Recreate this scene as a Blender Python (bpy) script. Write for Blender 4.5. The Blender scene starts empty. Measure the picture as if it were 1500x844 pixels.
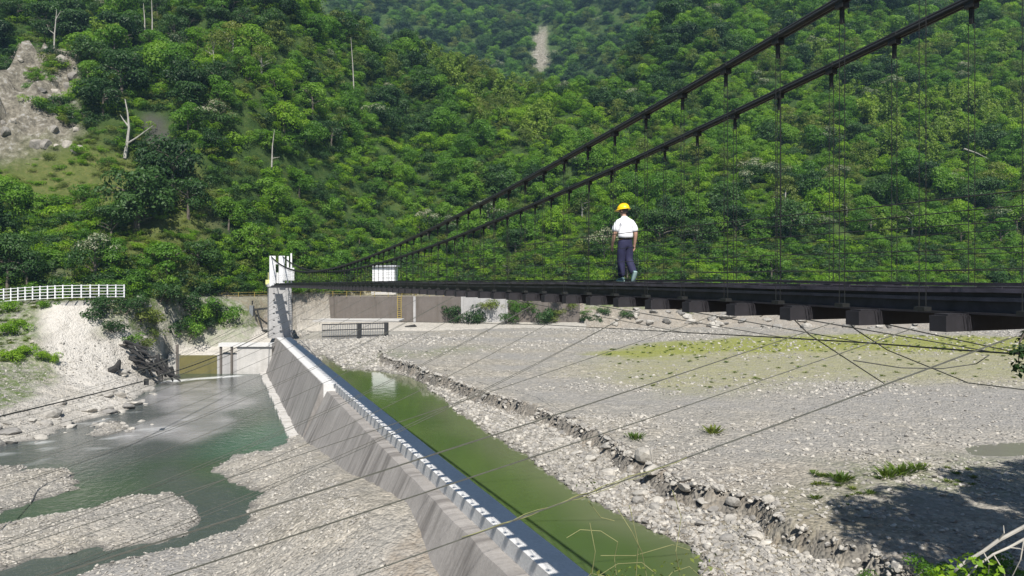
import bpy, bmesh, math, random
import numpy as np
from mathutils import Vector, Matrix, Euler
R = math.radians
random.seed(7)
rng = np.random.default_rng(11)
scene = bpy.context.scene
COL = scene.collection

# ------------------------------------------------------------------ plan from the photograph
F_PX, CX, HZ = 1071.0, 750.0, 407.0          # focal length and horizon of the 1500 px picture
def at(px, py, z=None, Y=None):
    """world point of a pixel, at a known height or a known depth (camera at the origin, looking along +Y)"""
    s, e = (px - CX) / F_PX, (py - HZ) / F_PX
    if Y is None:
        Y = -z / e
    return Vector((s * Y, Y, -e * Y))
DV = Vector((-0.405, 1.0, 0)).normalized()    # bridge and dam both run this way
NV = Vector((DV.y, -DV.x, 0))                 # to the right of it
K = 0.405
XN, XC, XF = 8.36, 9.22, 10.09                # X + K*Y of near cable, centre line, far cable
def on(x0, Y, z):
    return Vector((x0 - K * Y, Y, z))

to_sun = (-DV * 0.815 - NV * 0.2 + Vector((0, 0, 1))).normalized()   # towards the sun, behind the camera

# ------------------------------------------------------------------ noise
def _hash(ix, iy, seed):
    n = (ix.astype(np.int64) * 374761393 + iy.astype(np.int64) * 668265263 + seed * 974634777) & 0x7fffffff
    n = ((n ^ (n >> 13)) * 1274126177) & 0x7fffffff
    return ((n ^ (n >> 16)) & 0xffff) / 65535.0
def vnoise(x, y, seed=0):
    ix, iy = np.floor(x), np.floor(y)
    fx, fy = x - ix, y - iy
    fx, fy = fx * fx * (3 - 2 * fx), fy * fy * (3 - 2 * fy)
    a, b = _hash(ix, iy, seed), _hash(ix + 1, iy, seed)
    c, d = _hash(ix, iy + 1, seed), _hash(ix + 1, iy + 1, seed)
    return (a * (1 - fx) + b * fx) * (1 - fy) + (c * (1 - fx) + d * fx) * fy
def fbm(x, y, seed=0, oct=4):
    v, a, t = 0, 1.0, 0
    for i in range(oct):
        v = v + a * vnoise(x * 2 ** i, y * 2 ** i, seed + i * 17); t += a; a *= 0.5
    return v / t - 0.5
def sdf(poly, x, y):
    """signed distance to a polygon in plan, positive inside"""
    d = np.full(x.shape, 1e9); inside = np.zeros(x.shape, bool)
    n = len(poly)
    for i in range(n):
        ax, ay = poly[i][0], poly[i][1]; bx, by = poly[(i + 1) % n][0], poly[(i + 1) % n][1]
        ex, ey = bx - ax, by - ay
        t = np.clip(((x - ax) * ex + (y - ay) * ey) / (ex * ex + ey * ey + 1e-12), 0, 1)
        d = np.minimum(d, (x - ax - t * ex) ** 2 + (y - ay - t * ey) ** 2)
        c = ((ay > y) != (by > y)) & (x < (bx - ax) * (y - ay) / (by - ay + 1e-12) + ax)
        inside ^= c
    d = np.sqrt(d)
    return np.where(inside, d, -d)
def pdist(pts, x, y):
    """distance to an open polyline in plan"""
    d = np.full(x.shape, 1e9)
    for a, b in zip(pts[:-1], pts[1:]):
        ex, ey = b[0] - a[0], b[1] - a[1]
        t = np.clip(((x - a[0]) * ex + (y - a[1]) * ey) / (ex * ex + ey * ey + 1e-12), 0, 1)
        d = np.minimum(d, (x - a[0] - t * ex) ** 2 + (y - a[1] - t * ey) ** 2)
    return np.sqrt(d)
def sstep(a, b, v):
    t = np.clip((v - a) / (b - a), 0, 1); return t * t * (3 - 2 * t)
def pp(z, *pts):
    return [tuple(at(a, b, z)[:2]) for a, b in pts]

# ------------------------------------------------------------------ terrain
ZL, ZP = -14.0, -9.9                          # water left of the dam, pool right of it
BAR_A = pp(ZL, (-60, 775), (0, 768), (60, 757), (130, 745), (190, 724), (250, 725), (280, 743), (284, 766), (262, 786), (235, 795), (180, 800), (120, 806), (60, 820), (0, 838), (-60, 850))
BAR_B = pp(ZL, (-60, 705), (0, 698), (40, 690), (100, 688), (114, 703), (110, 716), (60, 735), (30, 745), (0, 757), (-60, 765))
BAR_C = pp(ZL, (128, 637), (158, 614), (187, 622), (182, 634), (150, 641))
BAR_D = pp(ZL, (-60, 690), (0, 683), (32, 683), (36, 690), (0, 697), (-60, 700))
GRAVEL = pp(ZL, (305, 692), (345, 668), (395, 664), (425, 648), (432, 640), (760, 640), (1500, 3000), (-200, 3000), (60, 1400), (120, 846), (200, 820), (280, 800), (350, 776), (370, 745), (368, 722), (350, 712), (325, 703))
SHOAL = pp(ZL, (120, 846), (200, 820), (280, 800), (350, 776), (365, 800), (330, 870), (100, 900))
WLINE = pp(ZL, (-400, 720), (-150, 680), (0, 652), (60, 645), (110, 622), (195, 597), (205, 578), (250, 553)) + [(-50.0, 107.0)]
FLINE = [tuple(v[:2]) for v in (at(-400, 455, Y=80), at(-150, 450, Y=92), at(0, 443, Y=96), at(90, 438, Y=95), at(180, 437, Y=99), at(330, 437, Y=119), at(395, 436, Y=124), at(440, 436, Y=130))]
BANK = WLINE + [(-30, 107), (-30, 150), (-200, 150), (-200, 20)]
POOL = pp(ZP, (470, 520), (505, 540), (540, 543), (600, 553), (640, 575), (700, 625), (760, 665), (830, 710), (900, 750), (960, 775), (1010, 795), (1030, 820), (1045, 850), (1060, 1000), (1080, 1500), (600, 1500))
TERR = pp(-8.9, (560, 522), (600, 534), (650, 553), (700, 574), (760, 592), (830, 617), (880, 643), (905, 664), (945, 684), (975, 704), (1040, 719), (1090, 734), (1125, 744), (1133, 768))
TERR_P = TERR + pp(-8.9, (1300, 830), (1500, 900), (2600, 900), (2600, 470), (560, 470))
PUDDLE = pp(-8.95, (1385, 648), (1430, 640), (1500, 638), (1620, 640), (1620, 668), (1500, 672), (1430, 670), (1395, 662))
CHAN = [(-34, 113), (-20, 114.5), (-12, 126), (2, 131), (40, 132), (140, 128), (140, 138), (40, 139), (-10, 138), (-36, 136)]
ALGAE = pp(-8.9, (860, 520), (960, 503), (1100, 494), (1260, 490), (1500, 494), (1700, 500), (1700, 530), (1400, 516), (1240, 514), (1050, 518), (950, 524))
OLIVE = pp(-8.9, (880, 530), (1000, 510), (1500, 505), (1700, 520), (1700, 565), (1450, 560), (1200, 560), (1000, 575), (900, 560))
SILT = pp(-8.9, (1010, 680), (1150, 620), (1300, 575), (1700, 560), (1700, 640), (1350, 630), (1230, 660), (1100, 690))
WEEDP = pp(-8.9, (1120, 735), (1200, 705), (1290, 690), (1420, 680), (1440, 700), (1340, 720), (1230, 745), (1150, 765))

ROUGH = None
def hill_base(x):
    return np.interp(x, [-400, -120, -75, -57, -51, -45, -38, -30, 15, 60, 300], [70, 92, 100, 102, 112, 124, 136, 146, 147, 146, 150])
def ridge_h(x, y):
    """height the near left spur reaches, as seen against the farther hill"""
    return np.interp(x, [-400, -150, -85, -55, -35, -18, 0, 12, 30, 55, 90, 400], [190, 150, 86, 72, 68, 64, 58, 54, 60, 88, 130, 160])
def H(x, y):
    x0 = x + K * y
    n1 = fbm(x * 0.25, y * 0.25, 3); n2 = fbm(x * 1.3, y * 1.3, 5, 3); n0 = fbm(x * 0.06, y * 0.06, 9, 3)
    # --- left of the dam
    sd = lambda P, a=1.6: sdf(P, x, y) + n1 * a + n2 * 0.7
    left = np.full(x.shape, -15.2) + n1 * 0.5
    for P, h in ((BAR_A, 0.55), (BAR_B, 0.5), (BAR_C, 0.35), (BAR_D, 0.35), (GRAVEL, 0.7)):
        s = sd(P)
        left = np.maximum(left, ZL + np.where(s > 0, h * (1 - np.exp(-s / 1.6)), s * 0.35))
    heap = np.interp(y, [0, 20, 28, 34, 46, 58, 66, 72], [-11.8, -11.6, -11.3, -10.5, -12.1, -13.2, -14.0, -15])
    g = sdf(GRAVEL, x, y)
    fall = sstep(-7.0, 8.2, x0) * sstep(-1, 4, g)
    left = np.maximum(left, ZL - 1 + (heap - ZL + 1) * fall ** 1.3 + 0.25 * n1)
    left = left + np.where(left > ZL, n2 * 0.22, 0)
    dw, df = pdist(WLINE, x, y), pdist(FLINE, x, y)
    inb = sdf(BANK, x, y) + n1 * 1.5
    u = dw / (dw + df + 1e-6)
    bank = ZL + np.where(inb > 0, 11.0 * (0.55 * u + 0.45 * sstep(0.35, 0.95, u)) + n1 * 1.1 * sstep(0, 0.3, u) * (1 - sstep(0.8, 1, u)) + n2 * 0.5 * (1 - sstep(0.6, 1, u)), inb * 0.5)
    # apron and yard at the far left end
    ramp = np.interp(y, [104, 107.2, 107.8, 112, 121, 125], [-15.5, -15.5, -11.4, -11, -8.4, -3.4])
    fs = sorted(FLINE); yf = np.interp(x, [p[0] for p in fs], [p[1] for p in fs])
    tb = np.clip((y - 108) / (yf - 108 + 1e-6), 0, 1)
    rb = np.where(y < 107.8, ramp, -11.2 + 7.9 * sstep(0.12, 1.0, tb) + n1 * 0.8)
    wb = sstep(-39.5, -43.5, x); ramp = ramp * (1 - wb) + rb * wb
    bl = sstep(-53, -50, x) * sstep(103, 106.5, y)
    bank = bank * (1 - bl) + ramp * bl
    beh = y > yf
    bank = np.where(beh & (inb > 0), -3.0 - 0.4 * sstep(-50, -38, x), bank)
    left = np.where(inb > -4, np.maximum(left, bank), left)
    # --- right of the dam
    sp = sdf(POOL, x, y) + n1 * 1.4 + n2 * 0.9
    low = ZP + np.where(sp < 0, 0.42 * (1 - np.exp(sp / 3.0)) + 0.05, -sp * 0.45)
    st = sdf(TERR_P, x, y) + n1 * 1.0 + n2 * 1.1
    edge = pdist(TERR, x, y)
    hard = 1 - sstep(6, 16, edge)
    stp = hard * sstep(-0.12, 0.12, st) + (1 - hard) * sstep(-7, 5, st)
    right = low + (-8.85 + 0.25 * n0 + n2 * 0.1 - low) * stp
    right = right + n2 * 0.18
    pu = sdf(PUDDLE, x, y) + n1 * 1.0
    right = np.where(pu > -3, np.minimum(right, -8.95 - pu * 0.12), right)
    ch = sdf(CHAN, x, y) + n1 * 2
    right = np.where(ch > -2, np.minimum(right, ZP - 0.1 - ch * 0.25), right)
    right = np.where((x < 14) & (y > 133), np.maximum(right, np.interp(y, [133, 135, 140.4, 140.8], [-10.2, -9.3, -8.4, -3.5])), right)
    rr = np.interp(y, [134, 136, 147, 150], [-10.4, -9.3, -3.6, -3.0]) + n2 * 1.2 + n1
    right = np.where((x >= 14) & (y > 132), np.maximum(right, rr), right)
    # near right bank, outside the picture
    nb = x - (0.72 * y + 2.5)
    right = np.where(y < 60, right + np.clip(nb, 0, 40) * 0.5 * sstep(60, 30, y), right)
    z = np.where(x0 < 9.9 + np.where(y > 112, 1.8 + (y - 112) * 0.07, 0), left, right)
    # near bank behind the camera
    z = np.maximum(z, np.interp(y, [-40, -14, -6, 2], [4, -1, -9, -16]))
    # --- hill
    t = y - hill_base(x)
    slope = -3.2 + 0.78 * np.clip(t, 0, None) + (fbm(x * 0.02, y * 0.02, 21, 3) * 22 + fbm(x * 0.06, y * 0.06, 23, 3) * 15) * sstep(4, 45, t)
    rid = ridge_h(x, y) + fbm(x * 0.03, y * 0 + 3.3, 31, 3) * 16
    near = np.minimum(slope, rid - 0.35 * np.clip(slope - rid, 0, 90))
    far = 5 + 0.73 * (y - 300) + fbm(x * 0.008, y * 0.008, 41, 4) * 70 + np.clip(x - 20, 0, 200) * 0.35 + np.clip(-x - 120, 0, 300) * 0.2
    hill = np.maximum(near, np.where(y > 240, far, -50))
    if ROUGH is not None:
        m = sstep(-1.5, 3, sdf(ROUGH, x, y)); rid2 = np.abs(fbm(x * 0.16, y * 0.16, 81, 4)) * 2; blk = np.floor(vnoise(x * 0.35, y * 0.35, 83) * 5) / 5
        hill = hill + m * ((rid2 - 0.25) * 7 + blk * 4.5 + fbm(x * 0.6, y * 0.6, 85, 3) * 2.5 - 2)
    return np.where(t > 0, np.maximum(z, hill), z)
def h1(x, y):
    return float(H(np.array([float(x)]), np.array([float(y)]))[0])
def hit(px, py):
    """where the ray of a pixel meets the ground"""
    Y = np.linspace(15, 700, 6000); s, e = (px - CX) / F_PX, (py - HZ) / F_PX
    z = -e * Y; g = H(s * Y, Y)
    i = int(np.argmax(g >= z))
    return Vector((s * Y[i], Y[i], z[i]))

# ------------------------------------------------------------------ materials
def mat(name):
    m = bpy.data.materials.new(name); m.use_nodes = True
    nt = m.node_tree; b = nt.nodes['Principled BSDF']
    return m, nt, b
def nd(nt, typ, **kw):
    n = nt.nodes.new(typ)
    for k, v in kw.items():
        if k in n.inputs.keys() if isinstance(k, str) else False: n.inputs[k].default_value = v
        else: setattr(n, k, v)
    return n
def noise_node(nt, scale, detail=5, rough=0.6, vec=None):
    n = nt.nodes.new('ShaderNodeTexNoise'); n.inputs['Scale'].default_value = scale
    n.inputs['Detail'].default_value = detail; n.inputs['Roughness'].default_value = rough
    if vec is not None: nt.links.new(vec, n.inputs['Vector'])
    return n
def ramp_node(nt, fac, stops):
    r = nt.nodes.new('ShaderNodeValToRGB'); e = r.color_ramp.elements
    while len(e) < len(stops): e.new(0.5)
    for i, (p, c) in enumerate(stops):
        e[i].position = p; e[i].color = (*c, 1)
    nt.links.new(fac, r.inputs['Fac']); return r
def mixc(nt, fac, a, b, mode='MIX'):
    m = nt.nodes.new('ShaderNodeMix'); m.data_type = 'RGBA'; m.blend_type = mode
    for s, v in ((0, fac), (6, a), (7, b)):
        if hasattr(v, 'links'): nt.links.new(v, m.inputs[s])
        elif s == 0: m.inputs[0].default_value = v
        else: m.inputs[s].default_value = (*v, 1)
    return m.outputs[2]
def attr(nt, name):
    a = nt.nodes.new('ShaderNodeAttribute'); a.attribute_name = name; return a.outputs['Fac']
def bump(nt, b, h, strength, dist):
    n = nt.nodes.new('ShaderNodeBump'); n.inputs['Strength'].default_value = strength; n.inputs['Distance'].default_value = dist
    nt.links.new(h, n.inputs['Height']); nt.links.new(n.outputs[0], b.inputs['Normal'])
def objco(nt):
    return nt.nodes.new('ShaderNodeTexCoord').outputs['Object']
def worldpos(nt):
    return nt.nodes.new('ShaderNodeNewGeometry').outputs['Position']
def plain(name, c, rough=0.7, metal=0.0, var=0.25, scale=6.0):
    m, nt, b = mat(name)
    n = noise_node(nt, scale, 6, 0.65, objco(nt))
    lo, hi = tuple(v * (1 - var) for v in c), tuple(min(1, v * (1 + var)) for v in c)
    r = ramp_node(nt, n.outputs['Fac'], [(0.3, lo), (0.7, hi)])
    nt.links.new(r.outputs[0], b.inputs['Base Color'])
    b.inputs['Roughness'].default_value = rough; b.inputs['Metallic'].default_value = metal
    return m
def concrete(name, c, streak=0.0, dark=(0.10, 0.095, 0.085), var=0.25, stretch=(1.6, 1.6, 0.14), axis=(1, 0, 0)):
    m, nt, b = mat(name)
    p = worldpos(nt)
    n = noise_node(nt, 0.7, 8, 0.7, p); n2 = noise_node(nt, 7, 6, 0.7, p)
    r = ramp_node(nt, n.outputs['Fac'], [(0.25, tuple(v * (1 - var) for v in c)), (0.5, c), (0.75, tuple(min(1, v * (1 + var)) for v in c))])
    col = mixc(nt, 0.35, r.outputs[0], ramp_node(nt, n2.outputs['Fac'], [(0.3, tuple(v * 0.6 for v in c)), (0.7, tuple(min(1, v * 1.3) for v in c))]).outputs[0])
    if streak:
        dt = nt.nodes.new('ShaderNodeVectorMath'); dt.operation = 'DOT_PRODUCT'; dt.inputs[1].default_value = axis; nt.links.new(p, dt.inputs[0])
        sx_ = nt.nodes.new('ShaderNodeSeparateXYZ'); nt.links.new(p, sx_.inputs[0]); mp = nt.nodes.new('ShaderNodeCombineXYZ')
        for i_, (src_, k_) in enumerate(((dt.outputs['Value'], stretch[0]), (sx_.outputs['Z'], stretch[2]))):
            q_ = nt.nodes.new('ShaderNodeMath'); q_.operation = 'MULTIPLY'; q_.inputs[1].default_value = k_; nt.links.new(src_, q_.inputs[0]); nt.links.new(q_.outputs[0], mp.inputs[i_])
        s = noise_node(nt, 0.9, 6, 0.65, mp.outputs[0])
        f = ramp_node(nt, s.outputs['Fac'], [(0.42, (0, 0, 0)), (0.62, (1, 1, 1))])
        sb = noise_node(nt, 0.32, 3, 0.6, mp.outputs[0]); fb = ramp_node(nt, sb.outputs['Fac'], [(0.40, (0.25, 0.25, 0.25)), (0.62, (1, 1, 1))])
        mm0 = nt.nodes.new('ShaderNodeMath'); mm0.operation = 'MULTIPLY'; nt.links.new(f.outputs[0], mm0.inputs[0]); nt.links.new(fb.outputs[0], mm0.inputs[1])
        mm = nt.nodes.new('ShaderNodeMath'); mm.operation = 'MULTIPLY'; mm.inputs[1].default_value = streak
        nt.links.new(mm0.outputs[0], mm.inputs[0])
        col = mixc(nt, mm.outputs[0], col, dark)
    nt.links.new(col, b.inputs['Base Color']); b.inputs['Roughness'].default_value = 0.9
    bump(nt, b, n2.outputs['Fac'], 0.4, 0.05)
    return m
def leafmat(name, c0, c1, c2, trans=0.25):
    m, nt, b = mat(name)
    t = attr(nt, 'tint'); oi = nt.nodes.new('ShaderNodeObjectInfo')
    a = nt.nodes.new('ShaderNodeMath'); a.operation = 'MULTIPLY_ADD'; a.inputs[1].default_value = 0.7
    nt.links.new(oi.outputs['Random'], a.inputs[0])
    s = nt.nodes.new('ShaderNodeMath'); s.operation = 'MULTIPLY'; s.inputs[1].default_value = 0.4
    nt.links.new(t, s.inputs[0]); nt.links.new(s.outputs[0], a.inputs[2])
    r = ramp_node(nt, a.outputs[0], [(0.05, c0), (0.5, c1), (0.95, c2)])
    nt.links.new(r.outputs[0], b.inputs['Base Color']); b.inputs['Roughness'].default_value = 0.55
    b.inputs['Specular IOR Level'].default_value = 0.35
    tr = nt.nodes.new('ShaderNodeBsdfTranslucent')
    g = mixc(nt, 1.0, r.outputs[0], (1.0, 1.15, 0.5), 'MULTIPLY'); nt.links.new(g, tr.inputs['Color'])
    mx = nt.nodes.new('ShaderNodeMixShader'); mx.inputs[0].default_value = trans
    nt.links.new(b.outputs[0], mx.inputs[1]); nt.links.new(tr.outputs[0], mx.inputs[2])
    nt.links.new(mx.outputs[0], nt.nodes['Material Output'].inputs['Surface'])
    return m

M = {}
M['dam'] = concrete('dam_concrete', (0.30, 0.28, 0.26), 0.85, (0.10, 0.09, 0.082), axis=tuple(DV))
M['crest'] = concrete('crest_concrete', (0.62, 0.61, 0.59), 0.0, var=0.12)
M['ledge'] = concrete('ledge_concrete', (0.40, 0.38, 0.35), 0.25, (0.2, 0.19, 0.17), stretch=(1, 1, 1))
M['conc'] = concrete('pale_concrete', (0.50, 0.48, 0.45), 0.25, (0.25, 0.23, 0.2))
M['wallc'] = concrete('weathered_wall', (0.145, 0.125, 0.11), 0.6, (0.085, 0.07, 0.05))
M['pier'] = concrete('pier_concrete', (0.40, 0.39, 0.38), 0.45, (0.2, 0.19, 0.18))
M['white'] = plain('white_paint', (0.8, 0.8, 0.8), 0.5, var=0.08)
M['steel'] = plain('bridge_steel', (0.030, 0.026, 0.034), 0.5, 0.0, 0.5, 5)
M['cable'] = plain('cable_steel', (0.016, 0.017, 0.016), 0.6, 0.0, 0.3, 12)
M['wire'] = plain('wire', (0.02, 0.022, 0.02), 0.6, 0.0, 0.3, 12)
M['tie'] = plain('tie_wire', (0.12, 0.12, 0.10), 0.4, 0.3, 0.3, 12)
M['beam'] = plain('beam_steel', (0.022, 0.020, 0.024), 0.7, 0.0, 0.4, 4)
M['yellow'] = plain('yellow_paint', (0.36, 0.27, 0.06), 0.6, var=0.25)
M['dark'] = plain('dark_iron', (0.03, 0.03, 0.03), 0.6, 0.2, 0.4)
M['grey'] = plain('grey_iron', (0.2, 0.21, 0.22), 0.6, 0.2, 0.3)
M['bark'] = plain('bark', (0.12, 0.10, 0.08), 0.9, var=0.4, scale=3)
M['pale_bark'] = plain('pale_bark', (0.36, 0.34, 0.30), 0.9, var=0.3, scale=3)
M['drift'] = plain('driftwood', (0.03, 0.028, 0.026), 0.9, var=0.6, scale=2)
M['culm'] = plain('bamboo_culm', (0.30, 0.32, 0.13), 0.6, var=0.3, scale=3)
M['vine'] = plain('dry_vine', (0.20, 0.20, 0.085), 0.9, var=0.3, scale=3)
M['skin'] = plain('skin', (0.45, 0.27, 0.19), 0.6, var=0.06)
M['shirt'] = plain('white_shirt', (0.8, 0.8, 0.82), 0.85, var=0.05, scale=14)
M['trousers'] = plain('navy_trousers', (0.016, 0.017, 0.052), 0.85, var=0.25, scale=9)
M['helmet'] = plain('yellow_helmet', (0.85, 0.55, 0.01), 0.35, var=0.04)
M['hair'] = plain('grey_hair', (0.09, 0.08, 0.075), 0.8, var=0.3, scale=60)
M['shoe'] = plain('shoe', (0.10, 0.17, 0.17), 0.6, var=0.2)
M['sole'] = plain('shoe_sole', (0.35, 0.5, 0.47), 0.7, var=0.15)
M['belt'] = plain('belt', (0.015, 0.013, 0.012), 0.5)
M['roofg'] = plain('grey_roof', (0.45, 0.46, 0.48), 0.6, var=0.1)
M['glass'] = plain('dark_glass', (0.03, 0.04, 0.05), 0.1, var=0.1)
M['leaf_dark'] = leafmat('leaf_dark', (0.0194, 0.0493, 0.0117), (0.0324, 0.0813, 0.0166), (0.0562, 0.1206, 0.0233), 0.3)
M['leaf_mid'] = leafmat('leaf_mid', (0.0599, 0.1447, 0.0148), (0.1038, 0.2308, 0.0213), (0.1756, 0.313, 0.0279), 0.45)
M['leaf_bright'] = leafmat('leaf_bright', (0.0953, 0.2103, 0.0128), (0.1639, 0.3099, 0.0157), (0.2575, 0.4036, 0.0227), 0.48)
M['leaf_olive'] = leafmat('leaf_olive', (0.0797, 0.1229, 0.0234), (0.1362, 0.186, 0.0342), (0.2159, 0.2491, 0.0495), 0.4)
M['leaf_pale'] = leafmat('leaf_pale', (0.1243, 0.2088, 0.0307), (0.1913, 0.2872, 0.0401), (0.2869, 0.384, 0.0583), 0.45)
M['leaf_grass'] = leafmat('leaf_grass', (0.066, 0.121, 0.02), (0.121, 0.176, 0.03), (0.198, 0.22, 0.05), 0.35)
M['leaf_cream'] = leafmat('leaf_cream', (0.16, 0.20, 0.11), (0.25, 0.27, 0.17), (0.34, 0.33, 0.23))

def gravel_mat():
    m, nt, b = mat('river_gravel'); p = worldpos(nt)
    v = nt.nodes.new('ShaderNodeTexVoronoi'); v.inputs['Scale'].default_value = 2.6; nt.links.new(p, v.inputs['Vector'])
    v2 = nt.nodes.new('ShaderNodeTexVoronoi'); v2.inputs['Scale'].default_value = 6.5; nt.links.new(p, v2.inputs['Vector'])
    sep = nt.nodes.new('ShaderNodeSeparateColor'); nt.links.new(v.outputs['Color'], sep.inputs[0])
    sep2 = nt.nodes.new('ShaderNodeSeparateColor'); nt.links.new(v2.outputs['Color'], sep2.inputs[0])
    stones = ramp_node(nt, sep.outputs[0], [(0.0, (0.183, 0.170, 0.144)), (0.45, (0.302, 0.278, 0.233)), (0.8, (0.389, 0.355, 0.298)), (1.0, (0.539, 0.484, 0.401))])
    small = ramp_node(nt, sep2.outputs[1], [(0.0, (0.162, 0.149, 0.126)), (0.6, (0.302, 0.278, 0.233)), (1.0, (0.474, 0.432, 0.363))])
    col = mixc(nt, 0.55, stones.outputs[0], small.outputs[0])
    big = noise_node(nt, 0.13, 5, 0.6, p)
    col = mixc(nt, ramp_node(nt, big.outputs['Fac'], [(0.42, (0, 0, 0)), (0.6, (0.45, 0.45, 0.45))]).outputs[0], col, (0.25, 0.245, 0.235))
    gn = noise_node(nt, 1.2, 6, 0.7, p)
    def patch(name, c, lo, hi, k=1.0):
        nonlocal col
        a = nt.nodes.new('ShaderNodeMath'); a.operation = 'MULTIPLY'; nt.links.new(attr(nt, name), a.inputs[0])
        r = ramp_node(nt, gn.outputs['Fac'], [(lo, (0, 0, 0)), (hi, (k, k, k))]); nt.links.new(r.outputs[0], a.inputs[1])
        col = mixc(nt, a.outputs[0], col, c)
    patch('silt', (0.265, 0.255, 0.24), 0.2, 0.55, 0.85)
    patch('olive', (0.285, 0.275, 0.14), 0.2, 0.6, 0.85)
    patch('algae', (0.235, 0.25, 0.055), 0.1, 0.45, 0.9)
    patch('grass', (0.085, 0.125, 0.03), 0.35, 0.6, 0.95)
    patch('conc', (0.52, 0.49, 0.44), 0.2, 0.5, 0.9)
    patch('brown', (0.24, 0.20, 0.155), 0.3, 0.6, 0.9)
    patch('wet_and_shade', (0.115, 0.11, 0.10), 0.1, 0.4, 0.85)
    nt.links.new(col, b.inputs['Base Color']); b.inputs['Roughness'].default_value = 0.92
    b.inputs['Specular IOR Level'].default_value = 0.2
    h = nt.nodes.new('ShaderNodeMath'); h.operation = 'ADD'
    nt.links.new(v.outputs['Distance'], h.inputs[0]); nt.links.new(v2.outputs['Distance'], h.inputs[1])
    bump(nt, b, h.outputs[0], 0.8, -0.12)
    return m
M['gravel'] = gravel_mat()
def hill_mat():
    m, nt, b = mat('hill_soil'); p = worldpos(nt)
    n = noise_node(nt, 0.35, 8, 0.7, p); n2 = noise_node(nt, 0.9, 9, 0.75, p)
    g = ramp_node(nt, n.outputs['Fac'], [(0.3, (0.025, 0.05, 0.012)), (0.5, (0.045, 0.08, 0.02)), (0.7, (0.08, 0.11, 0.03))])
    rock = ramp_node(nt, n2.outputs['Fac'], [(0.30, (0.05, 0.046, 0.038)), (0.44, (0.16, 0.145, 0.115)), (0.54, (0.26, 0.235, 0.185)), (0.66, (0.44, 0.43, 0.41))])
    col = mixc(nt, attr(nt, 'rock'), g.outputs[0], rock.outputs[0])
    col = mixc(nt, attr(nt, 'soil'), col, (0.085, 0.078, 0.075))
    gr = ramp_node(nt, n2.outputs['Fac'], [(0.3, (0.07, 0.10, 0.025)), (0.55, (0.13, 0.15, 0.045)), (0.7, (0.20, 0.17, 0.075))])
    col = mixc(nt, attr(nt, 'meadow'), col, gr.outputs[0])
    nt.links.new(col, b.inputs['Base Color']); b.inputs['Roughness'].default_value = 0.95
    b.inputs['Specular IOR Level'].default_value = 0.1
    bump(nt, b, n2.outputs['Fac'], 0.9, 0.8)
    return m
M['hill'] = hill_mat()
def rock_mat(name, c):
    m, nt, b = mat(name); p = worldpos(nt)
    n = noise_node(nt, 1.5, 8, 0.7, p)
    r = ramp_node(nt, n.outputs['Fac'], [(0.3, tuple(v * 0.6 for v in c)), (0.5, c), (0.7, tuple(min(1, v * 1.35) for v in c))])
    oi = nt.nodes.new('ShaderNodeObjectInfo')
    rr = ramp_node(nt, oi.outputs['Random'], [(0, (0.65, 0.65, 0.65)), (1, (1.3, 1.28, 1.22))])
    nt.links.new(mixc(nt, 1.0, r.outputs[0], rr.outputs[0], 'MULTIPLY'), b.inputs['Base Color']); b.inputs['Roughness'].default_value = 0.9
    bump(nt, b, n.outputs['Fac'], 0.6, 0.1)
    return m
M['rock'] = rock_mat('grey_stone', (0.335, 0.318, 0.292))
M['tanrock'] = rock_mat('tan_rock', (0.28, 0.26, 0.23))
def water_mat(name, c0, c1, rough, bs, scale, extra=None):
    m, nt, b = mat(name); p = worldpos(nt)
    n = noise_node(nt, 0.09, 4, 0.55, p)
    col = ramp_node(nt, n.outputs['Fac'], [(0.35, c0), (0.65, c1)]).outputs[0]
    if extra:
        for nm, c in extra:
            col = mixc(nt, attr(nt, nm), col, c)
    nt.links.new(col, b.inputs['Base Color']); b.inputs['Roughness'].default_value = rough
    b.inputs['IOR'].default_value = 1.33
    w = noise_node(nt, scale, 4, 0.6, p); bump(nt, b, w.outputs['Fac'], bs, 0.09)
    return m
M['pool'] = water_mat('pool_water', (0.056, 0.090, 0.028), (0.076, 0.112, 0.034), 0.04, 0.12, 1.2, [('silt', (0.16, 0.165, 0.10))])
M['river'] = water_mat('river_water', (0.034, 0.060, 0.045), (0.056, 0.086, 0.052), 0.10, 0.9, 1.6,
                       [('grey', (0.075, 0.082, 0.084)), ('bright', (0.045, 0.135, 0.085)), ('sand', (0.33, 0.32, 0.32)), ('foam', (0.8, 0.82, 0.82))])
M['muddy'] = water_mat('muddy_water', (0.17, 0.165, 0.14), (0.2, 0.19, 0.16), 0.1, 0.1, 1.0)
M['channel'] = water_mat('channel_water', (0.13, 0.135, 0.12), (0.19, 0.19, 0.17), 0.12, 0.3, 1.0)

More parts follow.
